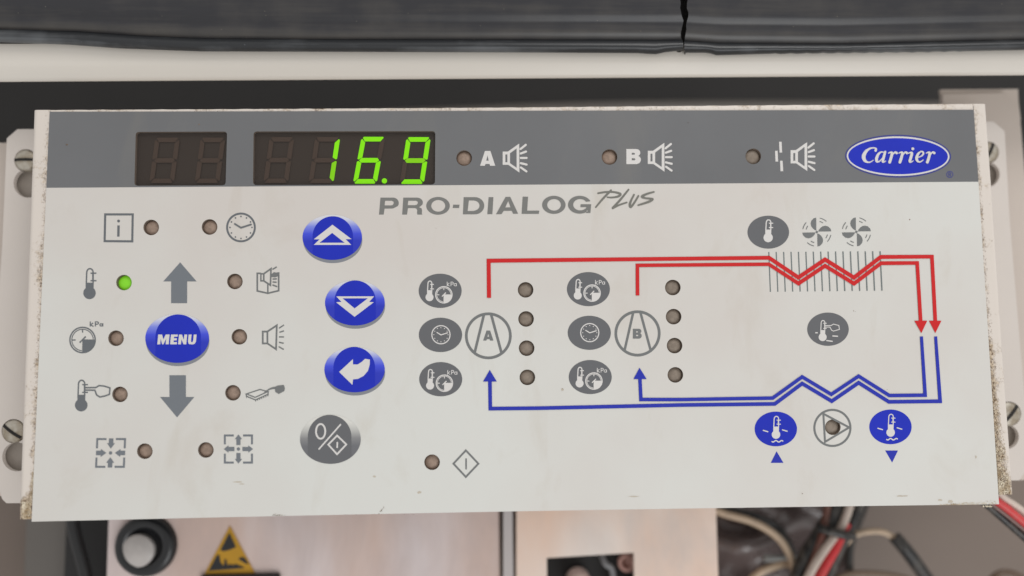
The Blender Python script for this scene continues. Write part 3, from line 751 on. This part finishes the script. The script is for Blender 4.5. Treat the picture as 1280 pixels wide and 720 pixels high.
def box_arrows(cx, cy, s, inward, shear):
    """s half size"""
    def q(u, v): return (cx + u + shear * v, cy + v)
    w_ = 2.5; sh = []
    for sx in (-1, 1):
        for sy in (-1, 1):
            e = s - w_ / 2
            sh.append(stroke([q(sx * 5.8, sy * e), q(sx * e, sy * e), q(sx * e, sy * 5.8)], w_))
    for k in range(4):
        a = k * pi / 2
        def rt(u, v): return q(u * cos(a) - v * sin(a), u * sin(a) + v * cos(a))
        # arrow along -v (up)
        if inward: pts = [(-2.8, -s + .4), (2.8, -s + .4), (2.8, -s + 6.4), (4.9, -s + 6.4), (0, -5.4), (-4.9, -s + 6.4), (-2.8, -s + 6.4)]
        else: pts = [(0, -s), (4.6, -s + 5.8), (2.6, -s + 5.8), (2.6, -5), (-2.6, -5), (-2.6, -s + 5.8), (-4.6, -s + 5.8)]
        sh.append([[rt(*p) for p in pts]])
    sh.append([ell(cx, cy, 2.1, n=16)]); return sh
m_arr = mat('print_arrow_grey', (112, 117, 123), .45)
marks('inward_arrows_symbol', box_arrows(138.2, 566.2, 18.6, True, -.045), m_arr, panel)
marks('outward_arrows_symbol', box_arrows(298, 561.3, 18.2, False, 0), m_arr, panel)
marks('arrow_symbol', [[[(225.2, 327.9), (245.8, 351.8), (234, 351.8), (233.9, 379), (213.8, 379), (213.9, 351.8), (204, 351.8)]]], m_arr, panel)
marks('arrow_symbol', [[[(221.3, 521.8), (200, 496.2), (211.8, 496.2), (211.7, 469), (232.4, 469), (232.4, 496.2), (243, 496.2)]]], m_arr, panel)
z5 = lambda pts, ox, oy: z8(pts, 5.536, ox, oy)
sp_ = [stroke(z5([(545, 523), (577, 523), (577, 605), (545, 605)], 230, 320), 2.2, True), stroke(z5([(577, 523), (642, 480), (637, 645), (577, 605)], 230, 320), 2.2, True)]
for a, b in (((657, 500), (692, 477)), ((660, 528), (692, 518)), ((657, 560), (692, 560)), ((657, 597), (690, 604)), ((655, 627), (690, 647))): sp_.append(stroke(z5([a, b], 230, 320), 1.6))
marks('speaker_symbol', sp_, m_ring, panel)
bk_ = [stroke(z5([(532, 120), (507, 120), (507, 242), (580, 258), (655, 240), (655, 118), (632, 122)], 230, 320), 2.1), stroke(z5([(580, 190), (580, 258)], 230, 320), 1.8),
       stroke(z5([(532, 123), (552, 123), (552, 172), (532, 172)], 230, 320), 1.8, True), stroke(z5([(552, 123), (602, 88), (598, 202), (552, 172)], 230, 320), 2, True)]
for a, b in (((612, 93), (642, 75)), ((613, 160), (643, 158)), ((613, 180), (641, 182)), ((612, 200), (645, 212))): bk_.append(stroke(z5([a, b], 230, 320), 1.7))
bk_.append([z5([(603, 128), (622, 112), (648, 118), (655, 138), (630, 148), (607, 145)], 230, 320)])
marks('alarm_manual_symbol', bk_, m_ring, panel)
b5 = [stroke(z5([(432, 124), (525, 93), (580, 108), (492, 148)], 230, 470), 1.5, True), stroke(z5([(430, 128), (432, 140), (495, 166), (582, 126), (582, 110)], 230, 470), 1.5)]
for i in range(7):
    t = i / 6; x, y = lerp(494, 580, t), lerp(160, 124, t); b5.append(stroke(z5([(x, y), (x + 1, y + 16)], 230, 470), 1.2))
b5.append(stroke(z5([(433, 140), (433, 152)], 230, 470), .9))
b5 += [sub(s, 5.536, 230, 470) for s in brush([(556, 116, 6), (580, 98, 9), (605, 86, 12), (632, 82, 16)])]
b5.append([z5([(627, 76), (650, 66), (690, 62), (698, 84), (694, 104), (655, 124), (632, 110)], 230, 470)])
marks('brush_symbol', b5, m_ring, panel)

# ---- buttons
def menu_word():
    def q(u, v): return (u + (1 - v) * 1.2, 418.2 + v * 12.2)
    L = [[(196.6, 1), (196.6, 0), (201.4, 0), (203.6, .5), (205.9, 0), (210.8, 0), (210.8, 1), (207, 1), (207, .42), (204.4, 1), (202.6, 1), (200.2, .42), (200.2, 1)],
         [(212.6, 1), (212.6, 0), (221, 0), (221, .22), (216.6, .22), (216.6, .38), (220.4, .38), (220.4, .6), (216.6, .6), (216.6, .77), (221, .77), (221, 1)],
         [(222.6, 1), (222.6, 0), (226.2, 0), (229.2, .52), (229.2, 0), (232.8, 0), (232.8, 1), (229.4, 1), (226.2, .48), (226.2, 1)],
         [(234.6, 0), (238.3, 0), (238.3, .68), (239.1, .78), (240.2, .78), (241, .68), (241, 0), (244.6, 0), (244.6, .72), (243.4, .94), (241.6, 1), (237.6, 1), (235.7, .94), (234.6, .72)]]
    return [[[q(*p) for p in l]] for l in L]
def button(cx, cy, rx, ry, icx, icy, ir, sym, blue=True, crescent=True):
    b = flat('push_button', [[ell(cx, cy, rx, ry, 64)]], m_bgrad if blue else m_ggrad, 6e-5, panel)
    face = m_blue if blue else m_dgrey
    # the round key face runs out into the lower half of the oval
    low = []
    n = 40
    for i in range(n + 1):
        a = radians(lerp(180, 0, i / n)); low.append((icx + ir * cos(a), icy - ir * sin(a)))
    yb = [(icx + ir, cy + ry * math.sqrt(max(0, 1 - ((icx + ir - cx) / rx) ** 2)) * 0 + icy)]
    x1 = icx + ir; x0 = icx - ir; arc_ = []
    for i in range(31):
        x = lerp(x1, x0, i / 30); arc_.append((x, cy + (ry - .3) * math.sqrt(max(0, 1 - ((x - cx) / rx) ** 2))))
    flat('key_face', [[low + arc_]], face, 9e-5, b)
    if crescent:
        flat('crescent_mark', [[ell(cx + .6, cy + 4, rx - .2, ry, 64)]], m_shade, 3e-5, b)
    marks('arrow_symbol' if sym[0] else 'lettering', sym[1], m_white, b, 1.2e-4)
    return b
z9 = lambda pts: z8(pts, 9, 370, 260)
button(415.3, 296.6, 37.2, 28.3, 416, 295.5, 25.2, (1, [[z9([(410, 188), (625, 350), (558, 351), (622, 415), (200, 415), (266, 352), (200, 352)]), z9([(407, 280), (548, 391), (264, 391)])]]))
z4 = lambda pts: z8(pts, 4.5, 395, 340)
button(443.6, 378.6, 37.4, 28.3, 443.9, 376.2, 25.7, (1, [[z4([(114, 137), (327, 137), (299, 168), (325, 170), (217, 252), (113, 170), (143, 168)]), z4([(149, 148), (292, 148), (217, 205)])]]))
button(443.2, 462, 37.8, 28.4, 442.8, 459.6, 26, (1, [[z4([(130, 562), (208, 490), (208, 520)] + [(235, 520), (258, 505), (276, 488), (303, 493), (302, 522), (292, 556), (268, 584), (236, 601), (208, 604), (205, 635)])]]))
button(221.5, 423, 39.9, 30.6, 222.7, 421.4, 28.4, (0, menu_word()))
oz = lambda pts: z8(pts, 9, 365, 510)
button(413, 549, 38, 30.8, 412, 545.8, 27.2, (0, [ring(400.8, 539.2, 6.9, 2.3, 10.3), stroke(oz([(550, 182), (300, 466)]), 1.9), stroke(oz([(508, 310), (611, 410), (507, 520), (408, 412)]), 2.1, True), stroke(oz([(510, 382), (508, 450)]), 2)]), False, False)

# ---- running symbol
marks('diamond_symbol', [stroke([(582.3, 563), (598, 579.6), (582.3, 596.2), (566.8, 579.6)], 2.4, True), stroke([(582.6, 573), (582.6, 586.8)], 2)], m_ring, panel)

# ---- flow diagram
marks('condenser_fins', [stroke([(lerp(961, 1100.2, i / 15), lerp(315, 314, i / 15)), (lerp(963, 1102.6, i / 15), lerp(364.8, 363.2, i / 15))], 1.45) for i in range(16)], m_line, panel, 3e-5)
marks('red_flow_line', [stroke([(611.3, 372.3), (610.8, 325.9), (860, 323.3), (961.4, 322.2), (998, 346.9), (1031.4, 324.4), (1067.5, 347), (1101, 321.2), (1165, 320.8), (1169.3, 402.5)], [5.2, 5, 4.8, 4.8, 5, 5, 5, 4.9, 4.6, 4.6]), [[(1161.3, 400.9), (1176.8, 400.9), (1169.2, 416.4)]]], m_red, panel, 1.4e-4)
marks('red_flow_line', [stroke([(797, 369.3), (796.8, 331.7), (961.2, 330.3), (998.2, 354.4), (1031.4, 332.2), (1067.6, 354.5), (1101.4, 329), (1146.6, 328.7), (1151, 402.5)], [4.6, 4.4, 4.4, 4.8, 4.8, 4.8, 4.7, 4.5, 4.5]), [[(1143, 400.9), (1159.1, 400.9), (1151.8, 416.4)]]], m_red, panel, 1.7e-4)
marks('blue_flow_line', [stroke([(612.4, 475), (612.9, 510.8), (675, 510.2), (850, 506.3), (968.6, 504.9), (1002.8, 479.4), (1039.8, 501.5), (1073.4, 478.4), (1111.2, 502.3), (1175.3, 501.6), (1169.6, 420.6)], [4.6] * 10 + [3.8]), [[(612.2, 462.4), (621, 476.9), (603.8, 476.9)]]], m_lblue, panel, 1.4e-4)
marks('blue_flow_line', [stroke([(799.9, 472), (801.2, 499.4), (850, 499.5), (966, 497.6), (1002.8, 471.1), (1039.2, 493), (1073.4, 470.2), (1111.8, 494.4), (1156.6, 494), (1151.9, 420.6)], [4.4] * 9 + [3.8]), [[(799.5, 459.7), (808.3, 473.8), (791.8, 473.8)]]], m_lblue, panel, 1.7e-4)
for c, tx in (((610.4, 419.8, 29.3), 'A'), ((796.9, 416.8, 28.9), 'B')):
    sh = [ring(*c, 3.5)]
    if tx == 'A':
        sh += [stroke([(605, 393), (593.3, 441)], 3.3), stroke([(613.9, 393), (627, 441.5)], 3.3)]
        q = lambda u, v: (603.9 + u * 12.9, 413.2 + v * 12.5)
        sh.append([[q(*p) for p in ((0, 1), (.33, 0), (.68, 0), (1, 1), (.68, 1), (.62, .86), (.37, .86), (.31, 1))], [q(*p) for p in ((.5, .3), (.42, .62), (.58, .62))]])
    else:
        sh += [stroke([(791.7, 390), (780.7, 438)], 3.1), stroke([(800.4, 390), (813.5, 438.5)], 3.1), letB(4.235, 690, 330, 428, 475, 343, 395)]
    marks('compressor_symbol', sh, m_ring, panel)
# ovals with thermometers, gauges, clocks
def oval(cx, cy, rx, ry, kind, m=m_dgrey):
    o = flat('oval_key', [[ell(cx, cy, rx, ry, 56)]], m, 4e-5, panel)
    if kind == 'tg':
        marks('thermometer_symbol', thermo(cx - 13.3, cy + 8, 5, cy - 12.2, cy - .8, 3.1, 1.3, (cy - 8, cy - 2.4)), m_white, o, 7e-5)
        marks('pressure_gauge_symbol', gauge(cx + 4.6, cy + 5, 10.9, 1.3), m_white, o, 7e-5)
        marks('unit_lettering', kpa(cx + 8.4, cy - 11.4, cx + 20.8, cy - 5.8, .8), m_white, o, 7e-5)
    elif kind == 'clock': clock(cx + .6, cy - .2, 12, 1.3, m_white, o, 7e-5)
    return o
for cx, cy in ((550.2, 363.5), (550.9, 474)): oval(cx, cy, 26.9, 21.4, 'tg')
oval(550.6, 418.6, 27.1, 21.5, 'clock')
for cx, cy in ((735.5, 361.4), (737.8, 471.3)): oval(cx, cy, 26.9, 21.3, 'tg')
oval(736.6, 416, 27, 21.3, 'clock')
o = oval(960.4, 290.2, 26, 20.6, ''); marks('thermometer_symbol', thermo(960.2, 297, 5.8, 274.8, 287, 3.6, 1.4, (279, 284.5)), m_white, o, 7e-5)
o = oval(1035, 411.5, 26, 20.8, '')
m3 = lambda pts: z8(pts, 13.09, 1000, 385)
marks('hand_thermometer_symbol', thermo(1028.3, 421.4, 5, 400.6, 412.6, 2.9, 1.1, (404, 410.5)) + [stroke(m3([(400, 287), (510, 287), (545, 264), (635, 285), (645, 350), (548, 378), (516, 362), (490, 312), (400, 312)]), 1)] + [stroke(m3(q), 1.5) for q in ([(250, 405), (290, 405)], [(530, 457), (622, 463)], [(430, 532), (535, 546)])], m_white, o, 7e-5)
for cx, cy in ((969.8, 536.2), (1113.1, 533.6)):
    o = oval(cx, cy, 26.5, 21.7, '', m_blue)
    wv = [(cx - 5.3 + i * 1.2, cy + 15.4 + 1.0 * sin(i * 1.05)) for i in range(13)]
    marks('water_temperature_symbol', thermo(cx + .2, cy + 7, 5.3, cy - 15.8, cy - 3, 3.4, 1.2, (cy - 11, cy - 6)) + [stroke([(cx - 16.2, cy + 1.6), (cx - 9.5, cy + 3.6)], 1.4), stroke([(cx + 7.8, cy + 1), (cx + 14.6, cy + 3)], 1.4), stroke(wv, 1.4)], m_white, o, 7e-5)
marks('triangle_symbol', [[[(963.4, 578.6), (979.4, 578.6), (970.7, 564)]]], m_lblue, panel)
marks('triangle_symbol', [[[(1106.4, 563.1), (1122.5, 563.1), (1115.2, 578.3)]]], m_lblue, panel)
# pump
tri_o = [(1027.8, 514.6), (1030.2, 555.2), (1064, 534.5)]
marks('pump_symbol', [ring(1040.5, 534.9, 23.9, 2.7), stroke([(1029.2, 517.2), (1031.3, 552.4), (1061.5, 534.3)], 2.5, True)], m_ring, panel, -1e-6 + 3e-5)
# fans
def fan(cx, cy):
    sh = []
    base = [(-.6, -1.8), (-.8, -18), (-4, -17.2), (-7, -14), (-7.8, -10.5), (-7.2, -7.5), (-5.2, -4.6), (-2.6, -2.4)]
    for k in range(4):
        a = radians(90 * k); c, s = cos(a), sin(a)
        sh.append([[(cx + x * c - y * s, cy + x * s + y * c) for x, y in base]])
        for r, a0, a1 in ((17.8, 84, 48), (13.6, 82, 56)):
            sh.append(stroke(ell(cx, cy, r, n=8, a0=a0 - 90 * k - 6, a1=a1 - 90 * k), 1.05))
    sh.append([ell(cx, cy, 1.5, n=16), ell(cx, cy, .8, n=12)][:1]); return sh
marks('fan_symbol', fan(1021.1, 290), m_ring, panel); marks('fan_symbol', fan(1070.6, 289.8), m_ring, panel)

# ------------------------------------------------------------------ below: boxes and cables in the cabinet
m_sheet = mat('brushed_galvanised_sheet', (232, 220, 219), .42, var=.5, vscale=26, stretch=(1.2, 1, .35), col2=(218, 192, 180), bump=.05)  # pink streaks paint cloudy reflections into the sheet's colour
age_and_sheen(m_sheet, (186, 168, 164), .5, 45, .42, .7)  # darker blotches add to the painted reflections
m_sheet2 = mat('brushed_galvanised_sheet_warm', (246, 236, 228), .45, var=.5, vscale=22, stretch=(1, 1, .5), col2=(244, 210, 188), bump=.05)  # salmon patches are warm reflections mixed into the base colour
age_and_sheen(m_sheet2, (214, 200, 192), .6, 45, .42, .7)
HB = -.052
mb = thing('metal_housing', P(380, 780, HB), 'pinkish galvanised metal box with black knob and yellow warning triangle below the panel', 'metal box', 'metal boxes below the control panel')
boxpx('front_plate', 137, 590, 625.5, 820, HB, .03, m_sheet, mb)
# round black knob with pale centre
def lathe(name, cx, cy, prof, h, m, parent, n=48):
    c = P(cx, cy, h); s = (P(cx + 1, cy, h) - c).length; bm = bmesh.new(); rs = []
    for r, z in prof: rs.append([bm.verts.new(c + Vector((r * s * cos(2 * pi * j / n), -z, r * s * sin(2 * pi * j / n)))) for j in range(n)])
    for a, b in zip(rs, rs[1:]):
        for j in range(n): bm.faces.new((a[j], a[(j + 1) % n], b[(j + 1) % n], b[j]))
    bm.faces.new(rs[-1]); bmesh.ops.recalc_face_normals(bm, faces=bm.faces)
    return link(name, bm, m, parent, True)
kb = lathe('round_knob', 183.5, 681.5, [(38.5, 0), (38, .0012), (36, .0024), (33, .003), (29, .0032), (25, .003), (22.5, .0022), (21.5, .001), (1, .001)], HB, mat('glossy_black_plastic', (30, 31, 33), .28), mb)
lathe('knob_centre', 176, 686.5, [(20.5, .001), (20.5, .0026), (19.5, .003), (1, .003)], HB, mat('pale_disc', (184, 178, 174), .4, var=.08, vscale=200), kb)
# warning triangle
m_yel = mat('warning_yellow', (196, 146, 26), .5, var=.06, vscale=100); m_ink = mat('warning_black', (34, 34, 36), .5)
st = flat('warning_sticker', [[[(287.3, 657), (320.5, 719.5), (252.8, 722.5)]]], m_yel, HB + .0003, mb)
marks('hand_symbol', [[z8(q, 9, 240, 640)] for q in ([(420, 232), (495, 395), (430, 425), (360, 442), (318, 430)], [(278, 490), (308, 480), (318, 560), (345, 600), (365, 590), (360, 540), (385, 530), (395, 585), (410, 600), (440, 585), (455, 600), (500, 585), (520, 600), (560, 610), (590, 632), (185, 662)], [(520, 530), (560, 505), (595, 520), (640, 590), (600, 580)])], m_ink, st, HB + .0005)
blk = boxpx('terminal_block', 250, 719.5, 348, 800, HB + .002, .002, mat('black_terminal', (44, 36, 38), .5)); tag(blk, 'black terminal block edge at the bottom of the picture under the warning triangle', 'terminal block')
# strip between the two boxes
sx = slab('divider_strip', [(629, 590), (640, 590), (642.5, 820), (629.5, 820)], HB + .002, .02, mat('pale_strip', (196, 188, 186), .45)); tag(sx, 'thin pale metal divider standing between the two metal boxes', 'metal strip')
# right box with cut-out
hb = thing('metal_housing', P(770, 780, HB), 'pale metal box with a square cut-out full of dark connectors below the panel', 'metal box', 'metal boxes below the control panel')
slab('front_plate', [(645.5, 590), (892, 590), (899.5, 820), (645.5, 820)], HB, .002, m_sheet2, hb, [[(683.5, 697.5), (792.5, 691), (794, 790), (684, 790)]])
m_in = mat('recess_black', (30, 28, 28), .7)
slab('recess', [(660, 670), (815, 670), (815, 815), (660, 815)], HB - .014, .002, m_in, hb)
for s_ in ([(892, 590), (893.5, 590), (901, 820), (899.5, 820)],): slab('side_flange', s_, HB - .0001, .03, m_sheet2, hb)
lathe('round_connector', 722, 724, [(15, 0), (15, .008), (12, .010), (1, .0105)], HB - .012, mat('pink_plastic', (248, 220, 210), .4), hb)
lathe('washer', 783, 702, [(11.5, 0), (11.5, .002), (5.5, .0022), (5.3, .0002), (1, .0002)], HB - .009, mat('coppery_ring', (176, 136, 126), .35, metal=.4), hb)
tube('short_wire', [(752, 694, HB - .01), (757, 705, HB - .008), (765, 712, HB - .008), (768, 740, HB - .008)], .0012, mat('grey_lead', (130, 130, 132), .35), hb)

# far left
tag(boxpx('grey_duct', 36, 560, 84, 830, -.075, .02, mat('grey_brown_duct', (104, 99, 94), .5)), 'grey brown duct beside the black strap at the lower left', 'duct')
tag(boxpx('black_strap', 84, 600, 141, 830, -.066, .006, mat('black_strap_plastic', (33, 32, 32), .6)), 'wide flat black strap left of the box with the knob', 'strap')
tag(tube('black_cable', [(84, 600, -.058), (92, 660, -.058), (108, 725, -.058), (112, 780, -.058)], .0022, m_rubber), 'black cable crossing the flat black strap at the lower left', 'cable')

# right: dark plastic sheet, crumpled
bm = bmesh.new(); rows = []
import mathutils.noise as mn
for i in range(61):
    r = []
    for j in range(41):
        x = lerp(880, 1062, i / 60); y = lerp(600, 800, j / 40)
        d = mn.noise(Vector((x * .016 + y * .012, y * .03, 1))) * .014 + mn.noise(Vector((x * .03, y * .05, 4))) * .004
        r.append(P(x, y, -.092 + d))
    rows.append(r)
grid(bm, rows); bmesh.ops.recalc_face_normals(bm, faces=bm.faces)
pf = link('plastic_bag', bm, mat('dark_plastic_film', (104, 92, 90), .24, coat=.9), None, True)
so = pf.modifiers.new('s', 'SOLIDIFY'); so.thickness = .0004
tag(pf, 'crumpled dark shiny plastic bag behind the beige wires', 'plastic bag')

m_beige = mat('beige_wire', (196, 172, 146), .4, var=.05, vscale=100); m_bk = mat('black_wire', (32, 31, 31), .35); m_rd = mat('red_wire', (206, 40, 46), .35); m_wh = mat('white_wire', (206, 190, 178), .4); m_br = mat('brown_wire', (104, 58, 46), .4)
G = 'wires below the control panel'
for _m in (m_beige, m_bk, m_rd, m_wh, m_br): age_and_sheen(_m, (150, 140, 128), .3, 300, .45, .7)
def wire(nm, pts, r, m, lab): tag(tube(nm, pts, r * (1.22 if pts[0][2] < -.05 else 1.05), m), lab, 'wire', G)
wire('beige_wire', [(880, 632, -.066), (905, 642, -.066), (940, 652, -.066), (968, 668, -.066), (984, 688, -.066), (993, 715, -.066), (992, 770, -.066)], .0012, m_beige, 'beige wire arching from the right box down past the crumpled bag')
wire('black_wire', [(882, 627, -.07), (905, 636, -.07), (942, 645, -.07), (975, 662, -.072), (990, 690, -.08)], .0014, m_bk, 'black wire running just above the arching beige wire')
wire('beige_wire', [(930, 735, -.066), (945, 719, -.066), (962, 710, -.066), (984, 705, -.068), (1000, 712, -.07)], .0012, m_beige, 'short beige wire rising at the bottom edge left of the bundle')
wire('grey_wire', [(955, 698, -.078), (985, 698, -.078), (1000, 699, -.078)], .0011, mat('pale_grey_wire', (160, 162, 160), .35), 'short pale grey wire lying across the bag behind the beige wires')
wire('black_wire', [(1048, 610, -.062), (1040, 640, -.062), (1024, 668, -.062), (1005, 700, -.062), (990, 740, -.062)], .0023, m_bk, 'thick black wire on the left side of the tied bundle')
wire('brown_wire', [(1038, 610, -.0595), (1033, 640, -.0595), (1028, 668, -.0588), (1017, 700, -.0588), (1000, 745, -.0588)], .0011, m_br, 'dark brown wire between the thick black wires of the bundle')
wire('black_wire', [(1054, 612, -.061), (1046, 642, -.061), (1038, 664, -.061), (1020, 700, -.061), (1003, 745, -.061)], .0017, m_bk, 'black wire in the middle of the tied bundle')
wire('white_wire', [(1066, 610, -.058), (1061, 635, -.058), (1050, 662, -.058), (1036, 680, -.057), (1018, 707, -.057), (998, 745, -.057)], .0013, m_wh, 'white wire running down the front of the tied bundle')
wire('red_wire', [(1058, 655, -.060), (1052, 668, -.058), (1044, 685, -.0572), (1030, 710, -.0572), (1012, 745, -.0572)], .0015, m_rd, 'bright red wire beside the white wire in the bundle below the tie')
wire('black_wire', [(1080, 610, -.061), (1069, 642, -.061), (1056, 670, -.061), (1040, 705, -.061), (1024, 745, -.061)], .0019, m_bk, 'black wire on the right side of the tied bundle')
wire('beige_wire', [(1056, 680, -.066), (1068, 669, -.065), (1084, 664.5, -.064), (1104, 665, -.064), (1124, 676, -.064)], .0010, m_beige, 'beige wire looping right from the bundle into a black sleeve')
wire('black_sleeve', [(1118, 671, -.064), (1128, 682, -.063), (1142, 700, -.063), (1166, 734, -.063)], .0022, m_bk, 'black sleeve over the end of the looping beige wire')
ct = tube('cable_tie', [(1024, 660, -.056), (1033, 663, -.0545), (1045, 666, -.054), (1056, 669, -.0545), (1066, 670, -.057)], .0017, m_bk); tag(ct, 'black tie strapped round the bundle of red, white and black wires', 'cable tie')
wire('red_wire', [(1225, 610, -.03), (1247, 627, -.03), (1264, 640, -.03), (1300, 670, -.03)], .00135, m_rd, 'bright red wire leaving the lower right corner of the panel')
wire('white_wire', [(1235, 605, -.031), (1254, 622, -.031), (1272, 634, -.031), (1300, 655, -.031)], .0012, m_wh, 'pale wire above the red wire at the lower right corner')
wire('black_wire', [(1205, 610, -.033), (1230, 628, -.033), (1250, 645, -.033), (1290, 680, -.033)], .0013, m_bk, 'black wire under the red wire at the lower right corner')
wire('grey_wire', [(1214, 608, -.032), (1244, 633, -.032), (1262, 647, -.032), (1300, 678, -.032)], .0007, mat('grey_brown_wire', (140, 112, 106), .4), 'thin grey brown wire between red and black wires at the lower right corner')
wire('black_wire', [(1090, 605, -.075), (1074, 650, -.075), (1062, 690, -.075), (1064, 745, -.075)], .0013, m_bk, 'thin black wire behind the bundle on its right side')
wire('grey_wire', [(1006, 745, -.07), (1008, 716, -.07), (1016, 690, -.07), (1022, 668, -.066)], .0009, mat('dusty_grey_wire', (140, 128, 122), .4), 'thin dusty grey wire left of the red wire in the bundle')
wire('beige_wire', [(1030, 745, -.07), (1048, 722, -.07), (1080, 716, -.072), (1130, 722, -.075), (1180, 745, -.075)], .0009, mat('tan_wire', (120, 100, 82), .4), 'tan wire just showing at the bottom edge right of the bundle')
wire('brown_wire', [(1228, 740, -.07), (1246, 719, -.07), (1266, 717, -.07), (1300, 735, -.07)], .0011, mat('dark_tan_wire', (92, 72, 56), .4), 'dark brown wire just showing in the bottom right corner')
